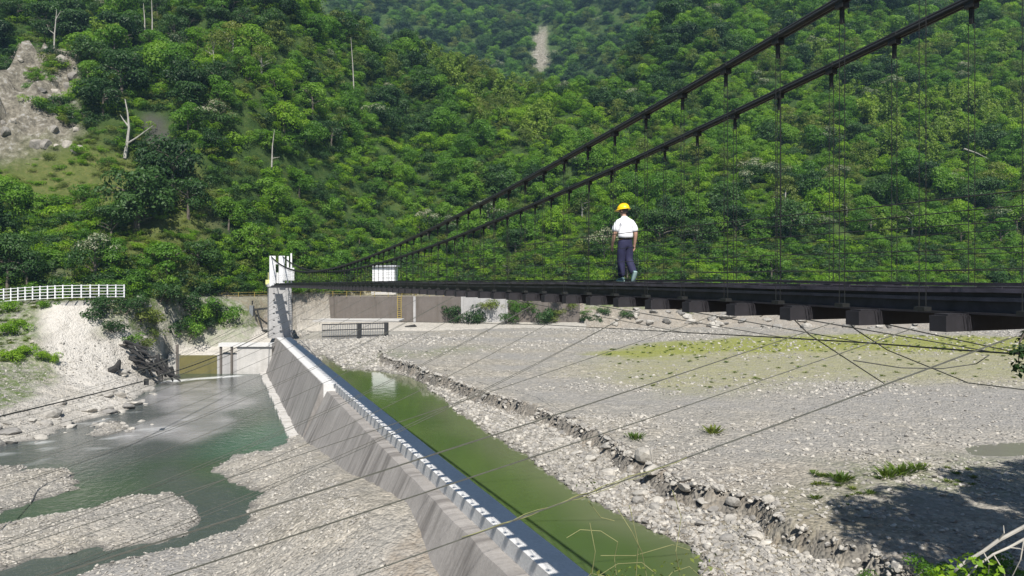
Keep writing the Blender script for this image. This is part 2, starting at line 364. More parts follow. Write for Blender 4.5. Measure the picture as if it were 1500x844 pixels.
# ------------------------------------------------------------------ mesh helpers
class MB:
    def __init__(s): s.v, s.f = [], []
    def box(s, c, size, ax=Vector((1, 0, 0)), ay=Vector((0, 1, 0)), az=Vector((0, 0, 1))):
        c = Vector(c); hx, hy, hz = ax * size[0] / 2, ay * size[1] / 2, az * size[2] / 2
        b = len(s.v)
        for sx, sy, sz in ((-1, -1, -1), (1, -1, -1), (1, 1, -1), (-1, 1, -1), (-1, -1, 1), (1, -1, 1), (1, 1, 1), (-1, 1, 1)):
            s.v.append(c + hx * sx + hy * sy + hz * sz)
        s.f += [tuple(b + i for i in q) for q in ((0, 3, 2, 1), (4, 5, 6, 7), (0, 1, 5, 4), (1, 2, 6, 5), (2, 3, 7, 6), (3, 0, 4, 7))]
        return s
    def tube(s, pts, r, n=6, cap=True):
        pts = [Vector(p) for p in pts]; rs = r if isinstance(r, (list, tuple)) else [r] * len(pts)
        b = len(s.v); up0 = None
        for i, p in enumerate(pts):
            d = (pts[min(i + 1, len(pts) - 1)] - pts[max(i - 1, 0)])
            d = d.normalized() if d.length > 1e-9 else Vector((0, 0, 1))
            up = Vector((0, 0, 1)) if abs(d.z) < 0.95 else Vector((1, 0, 0))
            if up0 is not None: up = up0
            x = d.cross(up)
            if x.length < 1e-4: x = d.cross(Vector((1, 0.3, 0)))
            x.normalize(); y = x.cross(d).normalized(); up0 = y
            for k in range(n):
                a = 2 * math.pi * k / n
                s.v.append(p + (x * math.cos(a) + y * math.sin(a)) * rs[i])
        for i in range(len(pts) - 1):
            for k in range(n):
                k2 = (k + 1) % n
                s.f.append((b + i * n + k, b + (i + 1) * n + k, b + (i + 1) * n + k2, b + i * n + k2)[::-1])
        if cap:
            s.f.append(tuple(b + k for k in range(n))); s.f.append(tuple(b + (len(pts) - 1) * n + k for k in range(n))[::-1])
        return s
    def bar(s, a, b, w, h):
        a, b = Vector(a), Vector(b); d = (b - a); L = d.length; d.normalize()
        up = Vector((0, 0, 1)) if abs(d.z) < 0.98 else Vector((1, 0, 0))
        x = d.cross(up).normalized(); y = x.cross(d).normalized()
        return s.box((a + b) / 2, (L, w, h), d, x, y)
    def loft(s, rings, close=True):
        b = len(s.v); n = len(rings[0])
        for r in rings: s.v += [Vector(p) for p in r]
        for i in range(len(rings) - 1):
            for k in range(n if close else n - 1):
                k2 = (k + 1) % n
                s.f.append((b + i * n + k, b + i * n + k2, b + (i + 1) * n + k2, b + (i + 1) * n + k))
        if close:
            s.f.append(tuple(b + k for k in range(n))[::-1]); s.f.append(tuple(b + (len(rings) - 1) * n + k for k in range(n)))
        return s
    def build(s, name, m, parent=None, smooth=False, origin=None):
        me = bpy.data.meshes.new(name)
        o0 = Vector(origin) if origin is not None else Vector((0, 0, 0))
        me.from_pydata([tuple(v - o0) for v in s.v], [], s.f)
        bm = bmesh.new(); bm.from_mesh(me); bmesh.ops.recalc_face_normals(bm, faces=bm.faces); bm.to_mesh(me); bm.free()
        me.materials.append(m)
        if smooth: me.polygons.foreach_set('use_smooth', [True] * len(me.polygons))
        o = bpy.data.objects.new(name, me); COL.objects.link(o)
        o.location = o0
        if parent is not None:
            o.parent = parent; o.location = o0 - parent.location if origin is not None else -Vector(parent.location)
            if origin is None:                       # vertices were given in world space
                o.location = -Vector(parent.location)
        return o
def grid_mesh(name, xs, ys, zf, m):
    X, Y = np.meshgrid(xs, ys); Z = zf(X.ravel(), Y.ravel())
    co = np.stack([X.ravel(), Y.ravel(), Z], 1).astype(np.float32)
    nx, ny = len(xs), len(ys)
    i = (np.arange(ny - 1)[:, None] * nx + np.arange(nx - 1)[None, :]).ravel()
    q = np.stack([i, i + 1, i + nx + 1, i + nx], 1).astype(np.int32)
    o = np_mesh(name, co, q, m); o.data.polygons.foreach_set('use_smooth', np.ones(len(q), bool))
    return o, co
def np_mesh(name, co, quads, m, link=True):
    me = bpy.data.meshes.new(name); k = quads.shape[1]
    me.vertices.add(len(co)); me.vertices.foreach_set('co', co.astype(np.float32).ravel())
    me.loops.add(quads.size); me.loops.foreach_set('vertex_index', quads.astype(np.int32).ravel())
    me.polygons.add(len(quads)); me.polygons.foreach_set('loop_start', np.arange(0, quads.size, k, dtype=np.int32))
    me.polygons.foreach_set('loop_total', np.full(len(quads), k, np.int32))
    me.update(calc_edges=True); me.materials.append(m)
    o = bpy.data.objects.new(name, me)
    if link: COL.objects.link(o)
    return o
def fattr(o, name, vals):
    a = o.data.attributes.new(name, 'FLOAT', 'POINT'); a.data.foreach_set('value', np.asarray(vals, np.float32))
def tag(o, label=None, cat=None, group=None, kind=None):
    for k, v in (('label', label), ('category', cat), ('group', group), ('kind', kind)):
        if v: o[k] = v
    return o
def empty(name, loc, label, cat, group=None, rz=0):
    o = bpy.data.objects.new(name, None); COL.objects.link(o); o.location = loc; o.rotation_euler.z = rz
    o.empty_display_size = 0.3
    return tag(o, label, cat, group)
def copy_tree(src, parent=None):
    c = src.copy(); COL.objects.link(c)
    if parent is not None: c.parent = parent
    for ch in list(src.children): copy_tree(ch, c)
    return c

# ------------------------------------------------------------------ ground sheets
xs = np.arange(-80, 112.01, 0.42); ys = np.concatenate([np.arange(-36, 12, 2.0), np.arange(12, 148.1, 0.42)])
bed, co = grid_mesh('riverbed', xs, ys, H, M['gravel']); tag(bed, kind='structure')
bx, by, bz = co[:, 0].astype(float), co[:, 1].astype(float), co[:, 2].astype(float)
nz = fbm(bx * 0.3, by * 0.3, 51) * 6
def pat(P, w=3.0): return sstep(-w, w, sdf(P, bx, by) + nz)
x0a = bx + K * by
fattr(bed, 'algae', pat(ALGAE) * (x0a > 11)); fattr(bed, 'olive', pat(OLIVE, 6) * (x0a > 11)); track = sstep(0.02, 0.14, fbm(bx * 0.045 + 3, by * 0.13, 95, 3)) * (x0a > 14) * sstep(-1, 4, sdf(TERR_P, bx, by))
fattr(bed, 'silt', np.maximum(0.75 * track, np.maximum(pat(SILT, 5) * (x0a > 11), pat(SHOAL, 2) * (x0a < 9))))
WHITE_SLOPE = [tuple(hit(a, b)[:2]) for a, b in ((62, 456), (122, 452), (150, 500), (195, 515), (190, 560), (205, 585), (130, 610), (110, 560), (62, 530))]
GRASSY = [tuple(hit(a, b)[:2]) for a, b in ((-80, 448), (50, 452), (52, 500), (88, 528), (72, 560), (25, 590), (-80, 610))]
leftb = (sdf(BANK, bx, by) > -2) & (x0a < 9.9)
grz = pat(GRASSY, 1.2) * leftb
cc = np.where(leftb, (0.45 * (bz < -8) + pat(WHITE_SLOPE, 1.2) * 1.1) * (1 - grz), 0)
cc = np.maximum(cc, ((x0a < 9.9) & (by > 105.5) & (bz < -8.2) & (bz > -13) & (bx > -52)) * 0.95 * ((bx > -41) | (bz < -10.4)))
cc = np.maximum(cc, ((by > 133.5) & (by < 140.9) & (bx < 14) & (bz < -8.3)) * 0.6)
fattr(bed, 'conc', np.clip(cc, 0, 1))
weed = pat(WEEDP, 4) * 0.75 * (x0a > 11)
weed = np.maximum(weed, 0.6 * sstep(6, -2, pdist(pp(ZP, (505, 538), (560, 528), (610, 533), (680, 522)), bx, by) + nz * 0.3) * (x0a > 11.5))
grs = np.where(leftb & (bz > -10.5), sstep(0.0, 2.2, nz + (bz + 10.0) * 0.6), 0) * (1 - pat(WHITE_SLOPE, 2.0))
grs = np.where((x0a < 12.5) & (by > 105) & (bx > -53), (bx < -41) * (bz > -10.4) * 1.0, grs); grs = np.maximum(grs, grz)
grs = np.maximum(grs, (by > 142) * 1.0); grs = np.maximum(grs, weed)
fattr(bed, 'grass', np.clip(grs, 0, 1))
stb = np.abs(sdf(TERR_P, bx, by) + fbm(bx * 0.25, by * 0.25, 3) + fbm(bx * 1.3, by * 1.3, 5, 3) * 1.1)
undercut_shade = (stb < 0.55) * (pdist(TERR, bx, by) < 3.5) * (x0a > 11.5)  # band along the terrace step: undercut shade painted into the ground colour
LITTER = pp(-11.2, (610, 800), (650, 775), (720, 790), (760, 860), (600, 870))
fattr(bed, 'brown', np.clip(0.9 * undercut_shade + 0.8 * pat(LITTER, 1.0) * (x0a < 10) + ((bx < 14) & (by > 119) & (bz > -8.35)) * 0.95 + ((bx >= 14) & (by > 134) & (by < 143)) * 0.6 + 0.7 * (x0a > 11.4) * sstep(12, 0, pdist(pp(-9.4, (1040, 790), (1150, 780)), bx, by)), 0, 1))
wl = np.where(x0a < 9.9, ZL, ZP)
fattr(bed, 'wet_and_shade', np.maximum(sstep(0.16, 0.0, bz - wl), 0.8 * undercut_shade * (stb < 0.4)))  # wet margin at the waterline, plus painted undercut shade on the step
bm = bmesh.new(); bm.from_mesh(bed.data)
tb = by - hill_base(bx); bm.verts.ensure_lookup_table()
bmesh.ops.delete(bm, geom=[bm.verts[i] for i in np.where(tb > 3.5)[0]], context='VERTS'); bm.to_mesh(bed.data); bm.free()
ROUGH = [tuple(hit(a, b)[:2]) for a, b in ((-60, 110), (10, 85), (60, 70), (100, 75), (112, 110), (105, 150), (122, 195), (90, 215), (40, 240), (-60, 250))]
hx = np.concatenate([np.arange(-420, -130, 5.0), np.arange(-130, -60, 0.9), np.arange(-60, 112, 2.5), np.arange(112, 420, 5.0)]); hy = np.concatenate([np.arange(60, 110, 2.5), np.arange(110, 190, 0.9), np.arange(190, 300, 2.5), np.arange(300, 790, 8)])
def Hh(x, y):
    z = H(x, y)
    inn = (x > -79) & (x < 111) & (y < np.minimum(147, hill_base(x) + 1.0))
    return np.where(inn, z - 7, z)
hills, hco = grid_mesh('hills', hx, hy, Hh, M['hill']); tag(hills, kind='structure')
qx, qy, qz = hco[:, 0].astype(float), hco[:, 1].astype(float), hco[:, 2].astype(float)
def zone(pts): return [tuple(hit(a, b)[:2]) for a, b in pts]
SCAR = ROUGH
SOIL = zone([(205, 165), (228, 160), (258, 205), (255, 240), (232, 250), (225, 215)])
SOIL2 = zone([(298, 300), (312, 300), (322, 335), (305, 335)])
SLIDE = zone([(784, 40), (800, 40), (806, 90), (790, 110), (778, 90)])
RUBB = zone([(50, 415), (62, 396), (108, 392), (112, 415)])
MEADOW = zone([(-60, 240), (60, 230), (130, 200), (220, 240), (300, 265), (320, 330), (290, 420), (110, 420), (105, 380), (150, 330), (80, 300), (-60, 290)])
hn = fbm(qx * 0.2, qy * 0.2, 61) * 5
def hz_(P, w): return sstep(-w, w, sdf(P, qx, qy) + hn)
fattr(hills, 'rock', np.maximum.reduce([hz_(SCAR, 2.5), hz_(SLIDE, 3), hz_(RUBB, 1)]))
fattr(hills, 'soil', np.maximum(hz_(SOIL, 1.5), hz_(SOIL2, 1)) * 0.9)
fattr(hills, 'meadow', hz_(MEADOW, 4))

# ------------------------------------------------------------------ water
def water(name, xs, ys, z, m, keep):
    o, c = grid_mesh(name, xs, ys, lambda x, y: np.full(x.shape, z), m)
    bm = bmesh.new(); bm.from_mesh(o.data)
    kill = [f for f in bm.faces if not keep(f.calc_center_median())]
    bmesh.ops.delete(bm, geom=kill, context='FACES'); bm.to_mesh(o.data); bm.free()
    n = len(o.data.vertices); c = np.empty(n * 3, np.float32); o.data.vertices.foreach_get('co', c); c = c.reshape(-1, 3)
    return tag(o, kind='structure'), c[:, 0].astype(float), c[:, 1].astype(float)
riv, wx, wy = water('river_water', np.arange(-75, 5, 0.6), np.arange(6, 109, 0.6), ZL, M['river'], lambda p: p.x + K * p.y < 8.4)
wn = fbm(wx * 0.12, wy * 0.12, 71) * 8; wn2 = fbm(wx * 0.5, wy * 0.5, 73, 4)
mask = lambda P, w: sstep(-w, w, sdf(P, wx, wy) + wn)
SANDB = pp(ZL, (215, 640), (190, 650), (240, 585), (235, 568), (300, 558), (350, 575), (362, 600), (330, 628), (280, 645))
GREYP = pp(ZL, (-100, 700), (-100, 640), (200, 590), (220, 560), (400, 545), (395, 580), (370, 620), (250, 665), (120, 690), (0, 700))
BRIGHT = pp(ZL, (330, 640), (395, 612), (425, 640), (405, 660), (330, 665))
GREY2 = pp(ZL, (240, 690), (320, 715), (360, 730), (345, 775), (200, 830), (-100, 900), (-100, 840), (120, 806), (250, 790), (285, 760))
fattr(riv, 'grey', np.maximum(mask(GREYP, 5) * 0.9, mask(GREY2, 2) * 0.6)); fattr(riv, 'bright', mask(BRIGHT, 3) * 0.5)
fattr(riv, 'sand', np.clip(mask(SANDB, 1.5) * (0.75 + wn2 * 0.9), 0, 1) * 0.95)
dfm = pdist(pp(ZL, (225, 561), (290, 555), (345, 551)), wx, wy)
drp = pdist(pp(ZL, (-60, 640), (60, 640), (110, 627)), wx, wy)
fattr(riv, 'foam', np.clip(sstep(1.6, 0.2, dfm + wn2 * 1.5) + 0.4 * sstep(0.16, 0.26, wn2) * sstep(15, 2, drp) , 0, 1))
pool, wx, wy = water('pool_water', np.arange(-36, 20, 0.6), np.arange(-6, 114, 0.6), ZP, M['pool'], lambda p: p.x + K * p.y > 10.6 and p.x + K * p.y < 32)
fattr(pool, 'silt', np.clip(sstep(3.5, 0, sdf(POOL, wx, wy) + fbm(wx * 0.2, wy * 0.2, 77) * 3) * 0.6 + sstep(84, 96, wy) * 0.8, 0, 1))
chan, _, _ = water('channel_water', np.arange(-36, 112, 3.0), np.arange(114.2, 142, 1.5), ZP + 0.02, M['channel'], lambda p: p.x + K * p.y > 10.6)
pud, _, _ = water('muddy_puddle', np.arange(22, 50, 1.0), np.arange(34, 46, 1.0), -9.06, M['muddy'], lambda p: True)

# ------------------------------------------------------------------ dam
ROT = math.atan2(-DV.x, DV.y)
dam = empty('concrete_dam', on(9.5, 60, -14), 'long grey concrete dam with a streaked sloping face and a pale flat crest', 'dam')
def prof(sections, name, m, jag=0.0, seg=1.5):
    """sections: list of (Y, [(x0, z) ...]) lofted along the river"""
    rings = []
    for (Ya, Pa), (Yb, Pb) in zip(sections[:-1], sections[1:]):
        n = max(1, int(abs(Yb - Ya) / seg))
        for i in range(n):
            t = i / n; Y = Ya + (Yb - Ya) * t
            r = []
            for (a, za), (b, zb) in zip(Pa, Pb):
                j = jag * (float(vnoise(np.array([Y * 0.9]), np.array([za * 3.1]), 5)[0]) - 0.5)
                r.append(on(a + (b - a) * t + j, Y, za + (zb - za) * t + j * 0.5))
            rings.append(r)
    Y, P = sections[-1]; rings.append([on(a, Y, z) for a, z in P])
    return MB().loft(rings).build(name, m, dam)
W = [(6.8, -15.6), (7.15, -14.0), (9.35, -9.75), (9.42, -9.63), (9.75, -9.6), (10.5, -9.62), (10.5, -15.6)]
prof([(12, W), (62, W)], 'wall', M['dam'], 0.10)
W2 = [(6.8, -15.6), (7.15, -14.0), (8.98, -9.25), (9.05, -9.05), (9.12, -9.04), (9.12, -9.5), (9.12, -15.6)]
prof([(62.003, W2), (111, W2)], 'wall', M['dam'], 0.08)
C = [(10.13, -9.9), (10.13, -9.02), (10.17, -9.0), (11.33, -9.0), (11.36, -9.03), (11.5, -15.5), (10.6, -15.5)]
prof([(12, C), (61.99, C)], 'crest', M['crest'], 0.02)
C2 = [(9.125, -9.6), (9.125, -9.02), (9.16, -8.985), (11.33, -8.985), (11.36, -9.03), (11.5, -15.5), (9.125, -15.5)]
prof([(62.0, C2), (110, C2)], 'crest', M['crest'], 0.02)
tr = MB()
for i in range(34):
    Y = 64 + i * 1.3; tr.box(on(6.85 + random.uniform(-0.12, 0.12), Y, -14.0), (0.9, random.uniform(0.9, 1.25), random.uniform(0.35, 0.6)), NV, DV)
tr.build('toe_kerb', M['conc'], dam)

# ------------------------------------------------------------------ suspension bridge
BR = empty('suspension_bridge', on(XC, 16.5, -0.1), 'dark steel suspension footbridge crossing high above the dam and gravel bed', 'bridge')
def deck_z(Y): return float(np.interp(Y, [-20, 7, 16, 38, 62, 110], [-0.1, -0.1, -0.085, -0.2, -0.40, -0.85]))
def cab_z(Y): return 0.52 + 0.00112 * (Y - 63) ** 2 if Y < 63 else 0.52 + 0.00120 * (Y - 63) ** 2
STEP = 1.112                                   # depth between two cross beams (1.2 m along the deck)
BY = [8.65 + STEP * k for k in range(-8, 91)]
YE = 109.4
def strip(x0a, x0b, za, zb, name, m, Y0=-3, seg=1.112, wob=0.0):
    rings = []; Y = Y0
    while Y < YE:
        w = wob * random.uniform(-1, 1)
        rings.append([on(x0a, Y, deck_z(Y) + za + w), on(x0b, Y, deck_z(Y) + za + w), on(x0b, Y, deck_z(Y) + zb + w), on(x0a, Y, deck_z(Y) + zb + w)])
        Y += seg
    return MB().loft(rings).build(name, m, BR)
pl = MB()                                      # deck planks, each a little proud of the next
Y = -3.0
while Y < YE:
    w = random.uniform(-0.008, 0.010)
    pl.box(on(XC, Y, deck_z(Y) - 0.035 + w), (1.00, 0.285, 0.05), NV, DV); Y += 0.278
pl.build('deck', M['steel'], BR)
strip(XN + 0.34, XN + 0.42, -0.31, -0.055, 'side_girder', M['steel'], wob=0.006)
strip(XF - 0.42, XF - 0.34, -0.31, -0.055, 'side_girder', M['steel'], wob=0.006)
M['rail'] = plain('purple_grey_rail', (0.075, 0.066, 0.088), 0.4, 0.2, 0.5, 3)
strip(XN + 0.25, XN + 0.337, -0.075, -0.03, 'edge_rail', M['rail'], wob=0.010)
strip(XN + 0.28, XN + 0.337, -0.165, -0.12, 'edge_rail', M['rail'], wob=0.014)
strip(XN + 0.24, XN + 0.337, -0.318, -0.295, 'edge_rail', M['beam'], wob=0.010)
strip(XF - 0.5, XF - 0.36, 0.005, 0.045, 'edge_rail', M['steel'], wob=0.012)
strip(XC - 0.25, XC - 0.17, -0.27, -0.064, 'stringer', M['steel']); strip(XC + 0.17, XC + 0.25, -0.27, -0.064, 'stringer', M['steel'])
HALF = (XF - XN) / 2 / 1.079 + 0.16
bm_ = MB().box((0, 0, 0), (2 * HALF, 0.21, 0.18), NV, DV).box((0, 0, 0.1), (2 * HALF - 0.1, 0.17, 0.02), NV, DV)
proto_beam = None; cl_proto = None
hang_n = 0
extra = MB()
for k, Y in enumerate(BY):
    if proto_beam is None:
        proto_beam = bm_.build('crossbeam', M['beam'], BR); o = proto_beam
    else:
        o = proto_beam.copy(); COL.objects.link(o)
    o.location = on(XC, Y, deck_z(Y) - 0.422) - BR.location
for side, x0 in ((0, XN), (1, XF)):
    pts = [on(x0, y, cab_z(y)) for y in np.linspace(-6, YE + 1.2, 110)]
    a = MB()
    for dx, dz in ((-0.035, 0.0), (0.035, 0.0), (0, 0.055)):
        a.tube([p + NV * dx + Vector((0, 0, dz)) for p in pts], 0.037, 6)
    a.build('main_cable', M['cable'], BR, True)
def hanger(Y, x0):
    p = on(x0, Y, cab_z(Y)); q = on(x0, Y, deck_z(Y) - 0.3)
    m = MB()
    L = min(0.2, max(0.06, (p.z - q.z) * 0.12))
    m.box(p + Vector((0, 0, -0.02)), (0.12, 0.13, 0.16), NV, DV)
    m.box(p + Vector((0, 0, -0.1 - L / 2)), (0.04, 0.05, L), NV, DV)
    for dd in (-0.045, 0.045):
        m.tube([p + DV * dd + Vector((0, 0, -0.1 - L)), q + DV * dd], 0.0055, 4)
    m.box(q + Vector((0, 0, 0.03)), (0.12, 0.14, 0.05), NV, DV)
    return m
for k, Y in enumerate(BY):
    for x0 in (XN, XF):
        if 3 <= k < 53:
            hanger(Y, x0).build('hanger', M['cable'], BR)
        elif k >= 53:
            h = hanger(Y, x0); b0 = len(extra.v); extra.v += h.v; extra.f += [tuple(b0 + i for i in f) for f in h.f]
tag(extra.build('hanger', M['cable'], BR), kind='stuff')
for x0 in (XN, XF):
    for hh in (1.0, 0.70, 0.42, 0.19):
        pts = []
        for y in BY + [YE]:
            pts.append(on(x0, y, deck_z(y) + hh + random.uniform(-0.012, 0.012)))
        MB().tube(pts, 0.0055 if hh < 0.9 else 0.0075, 4).build('hand_wire', M['wire'], BR)
# wind cable on the camera side and its tie wires
def wind_c(Yb):
    """point of the downstream wind cable opposite the deck point at depth Yb"""
    B = on(XN, Yb, 0)
    if Yb >= 50:
        c0, c1 = at(400, 482, Y=108), at(0, 610, Y=43.0)
        best = None
        for i in range(201):
            t = i / 200; c = c0.lerp(c1, t); q = abs((c - B).dot(DV))
            if best is None or q < best[0]: best = (q, c)
        return best[1]
    c1 = at(0, 610, Y=43.0)
    t1 = abs((c1 - on(XN, 50, 0)).dot(NV))
    t = t1 + (50 - Yb) * 0.02
    B.z = 0; p = B - NV * t; p.z = float(np.interp(Yb, [-12, 9, 17, 50], [-4.2, -4.6, -6.8, c1.z]))
    return p
c0, c1 = at(400, 482, Y=108), at(0, 610, Y=43.0)
wp = [c0.lerp(c1, t) + Vector((0, 0, -1.1 * math.sin(t * math.pi))) for t in np.linspace(0, 1, 24)]
wp += [wind_c(y) for y in (46, 40, 34, 28, 22, 16, 10, 4, -4, -12)]
MB().tube(wp, 0.045, 6).build('wind_cable', M['cable'], BR, True)
MB().tube([p + Vector((0.1, 0.2, -0.45)) for p in wp[:16]], 0.022, 5).build('wind_cable', M['cable'], BR, True)
cw = c0.lerp(c1, 0.685) + Vector((0, 0, -1.1 * math.sin(0.685 * math.pi)))
MB().box(cw + Vector((0, 0, -0.15)), (0.35, 0.6, 0.5), NV, DV).build('cable_clamp', M['dark'], BR)
ties = [-1, 0, 1, 3, 5, 7, 9, 12, 15, 18, 22, 26, 30, 34, 38, 44, 50, 58, 66]
for i, k in enumerate(ties):
    Yb = 8.65 + STEP * k
    B = on(XN - 0.1, Yb, deck_z(Yb) - 0.50); Cw = wind_c(Yb)
    L = (Cw - B).length; sag = (0.0003 if Yb < 14 else 0.0022 if Yb < 50 else 0.0015) * L * L
    for rep in range(2 if k in (-1, 0, 1, 5, 9, 15) else 1):
        off = DV * (0.09 * rep) + Vector((0, 0, -0.03 * rep))
        pts = [B.lerp(Cw, t) + off * (1 - 0.5 * t) + Vector((0, 0, -sag * 4 * t * (1 - t) * (1 + 0.06 * rep))) for t in np.linspace(0, 1, 18)]
        if k == -1 and rep == 0: near_tie = pts
        MB().tube(pts, 0.0034 + 0.00014 * Yb, 5).build('tie_wire', M['tie'] , BR)
# upstream wind cable
up = [at(440, 468, Y=107), at(800, 476, Y=50), at(1000, 487, Y=31), at(1150, 495, Y=23.5), at(1264, 502, Y=20), at(1408, 513, Y=17), at(1500, 519, Y=15.5), at(1900, 560, Y=10.5)]
MB().tube(up, 0.022, 6).build('wind_cable', M['cable'], BR, True)
for k, q in ((3, at(1500, 519, Y=15.5)), (5, at(1455, 516, Y=16.2)), (8, at(1264, 502, Y=20)), (12, at(1150, 495, Y=23.5)), (17, at(1000, 487, Y=31))):
    Yb = 8.65 + STEP * k; MB().tube([on(XF + 0.1, Yb, deck_z(Yb) - 0.5), q], 0.012, 5).build('tie_wire', M['wire'], BR)
def hung(pts, r=0.011):
    MB().tube(pts, r, 5).build('tie_wire', M['wire'], BR)
hung([at(1150, 455, Y=13.0), at(1185, 490, Y=13.3), at(1240, 526, Y=13.6), at(1295, 562, Y=14.0)])
hung([at(1230, 455, Y=12.2), at(1252, 482, Y=12.5), at(1300, 513, Y=13), at(1418, 561, Y=14), at(1500, 571, Y=15), at(1600, 560, Y=16)])
hung([at(1250, 528, Y=15), at(1320, 539, Y=15), at(1380, 540, Y=15), at(1430, 533, Y=15), at(1449, 520, Y=15)])
# pylon and pier at the far end
py = empty('bridge_pylon', on(XC, 110, -0.9), 'white painted pylon posts and side panels at the far end of the footbridge', 'pylon')
XP = XC + 0.55
def post(x0, Y, w, d, z0, z1, name='post'):
    return MB().box(on(x0, Y, (z0 + z1) / 2), (w, d, z1 - z0), NV, DV).build(name, M['white'], py)
post(8.55, 110.6, 0.85, 0.8, -1.2, 3.3); post(9.95, 110.6, 0.85, 0.8, -1.0, 3.3)
post(10.9, 110.9, 0.28, 0.28, -0.9, 3.25); post(11.42, 110.9, 0.22, 0.22, -0.9, 3.7)
MB().box(on(10.95, 110.4, 0.55), (1.7, 0.12, 1.9), NV, DV).build('side_panel', M['white'], py)
MB().box(on(9.3, 111.3, 0.0), (0.8, 0.12, 1.6), NV, DV).build('side_panel', M['white'], py)
MB().box(on(9.25, 110.6, 2.2), (0.6, 0.3, 0.3), NV, DV).build('tie_beam', M['white'], py)
sg = MB().box(on(7.9, 110.2, -0.65), (0.8, 0.1, 0.7), NV, DV); sg.tube([on(7.9, 110.25, -1.3), on(7.9, 110.25, 0.8)], 0.05, 6)
so = sg.build('notice_board', plain('pale_yellow', (0.6, 0.6, 0.25), 0.6)); tag(so, 'small pale yellow board on a pole beside the white pylon', 'board')
pier = empty('bridge_pier', on(9.7, 112, -9), 'tall grey concrete pier carrying the far end of the footbridge', 'pier')
MB().box(on(9.75, 112.2, -5.2), (3.3, 3.0, 7.9), NV, DV).build('shaft', M['pier'], pier)
MB().box(on(9.75, 112.2, -1.1), (3.7, 3.3, 0.5), NV, DV).build('cap', M['pier'], pier)
lad = MB()
for s in (-0.22, 0.22): lad.tube([on(11.4, 110.55, -9) + NV * s, on(11.1, 110.55, -1.4) + NV * s], 0.035, 5)
for i in range(22): lad.tube([on(11.4 - 0.0136 * i, 110.55, -8.8 + i * 0.34) - NV * 0.22, on(11.4 - 0.0136 * i, 110.55, -8.8 + i * 0.34) + NV * 0.22], 0.025, 4)
lad.build('ladder', M['grey'], pier)
for i in range(7):
    MB().box(on(9.35 + 0.14 * i * 0, 110.68, -8.4 + i * 1.0) - NV * 0.55, (0.3, 0.06, 0.14), NV, DV).build('bracket', M['dark'], pier)
ww = MB(); ww.loft([[on(11.45, 112.0, -9.2), on(11.45, 112.0, -2.3), on(11.75, 112.0, -2.3), on(11.75, 112.0, -9.2)], [on(12.4, 126, -9.2), on(12.4, 126, -2.8), on(12.8, 126, -2.8), on(12.8, 126, -9.2)]])
wo = ww.build('wing_wall', M['wallc']); tag(wo, 'stained concrete wing wall running back from the pier', 'wall')
# gravel mound at the far end, shaded by the deck, is part of the bed

# ------------------------------------------------------------------ person on the deck
def skin_obj(name, verts, edges, radii, m, parent, root=0, sub=2):
    me = bpy.data.meshes.new(name); me.from_pydata(verts, edges, [])
    o = bpy.data.objects.new(name, me); COL.objects.link(o); o.parent = parent
    sk = o.modifiers.new('skin', 'SKIN'); sk.use_smooth_shade = True; sk.branch_smoothing = 0.6
    for i, r in enumerate(radii):
        d = me.skin_vertices[0].data[i]; d.radius = r if isinstance(r, tuple) else (r, r); d.use_root = (i == root)
    if sub:
        sb = o.modifiers.new('sub', 'SUBSURF'); sb.levels = sub; sb.render_levels = sub
    me.materials.append(m); return o
PY = 16.5
pr = empty('person', on(XC + 0.02, PY, deck_z(PY) + 0.004), 'person in a yellow helmet, white shirt and navy trousers walking away along the deck', 'person', rz=ROT)
# local frame: +y is the walking direction, +x to the right
V, E, RR = [], [], []
def jv(p, r, link=None):
    V.append(p); RR.append(r)
    if link is not None: E.append((link, len(V) - 1))
    return len(V) - 1
pel = jv((0, 0, 0.93), 0.125); sp1 = jv((0, 0.005, 1.10), 0.12, pel); ch = jv((0, 0.02, 1.26), 0.115, sp1); nk = jv((0, 0.035, 1.43), 0.062, ch)
hd0 = jv((-0.005, 0.06, 1.50), 0.066, nk); hd1 = jv((-0.01, 0.075, 1.575), 0.088, hd0); hd2 = jv((-0.012, 0.075, 1.645), 0.080, hd1)
jaw = jv((-0.045, 0.135, 1.53), 0.042, hd1); nose = jv((-0.072, 0.165, 1.585), 0.017, hd1)
for s in (-1, 1):
    sh = jv((s * 0.175, 0.02, 1.355), 0.045, ch)
    el = jv((s * 0.25, -0.035 if s > 0 else 0.02, 1.10), 0.052, sh)
    wr = jv((s * 0.262, 0.03 if s > 0 else 0.12, 0.865), 0.036, el)
    pm = jv((s * 0.262, 0.05 if s > 0 else 0.14, 0.795), 0.030, wr)
    y0 = 0.05 if s > 0 else 0.14
    for f, (dy, L) in enumerate(((0.034, 0.070), (0.012, 0.082), (-0.011, 0.076), (-0.032, 0.058))):
        a = jv((s * 0.262, y0 + dy, 0.755), 0.0095, pm); b = jv((s * 0.253, y0 + dy + 0.004, 0.755 - L * 0.55), 0.0085, a)
        jv((s * 0.238, y0 + dy + 0.008, 0.755 - L), 0.0075, b)
    a = jv((s * 0.243, y0 + 0.045, 0.80), 0.010, pm); jv((s * 0.232, y0 + 0.06, 0.755), 0.009, a)
LEGS = {}
for s in (-1, 1):
    hp = jv((s * 0.09, 0, 0.88), 0.088, pel)
    if s < 0: kn, an = (-0.085, 0.045, 0.48), (-0.08, 0.03, 0.09)
    else: kn, an = (0.085, -0.005, 0.49), (0.08, -0.25, 0.165)
    k_ = jv(kn, 0.056, hp); a_ = jv(an, 0.038, k_); LEGS[s] = (kn, an)
bo = skin_obj('body', V, E, RR, M['skin'], pr)
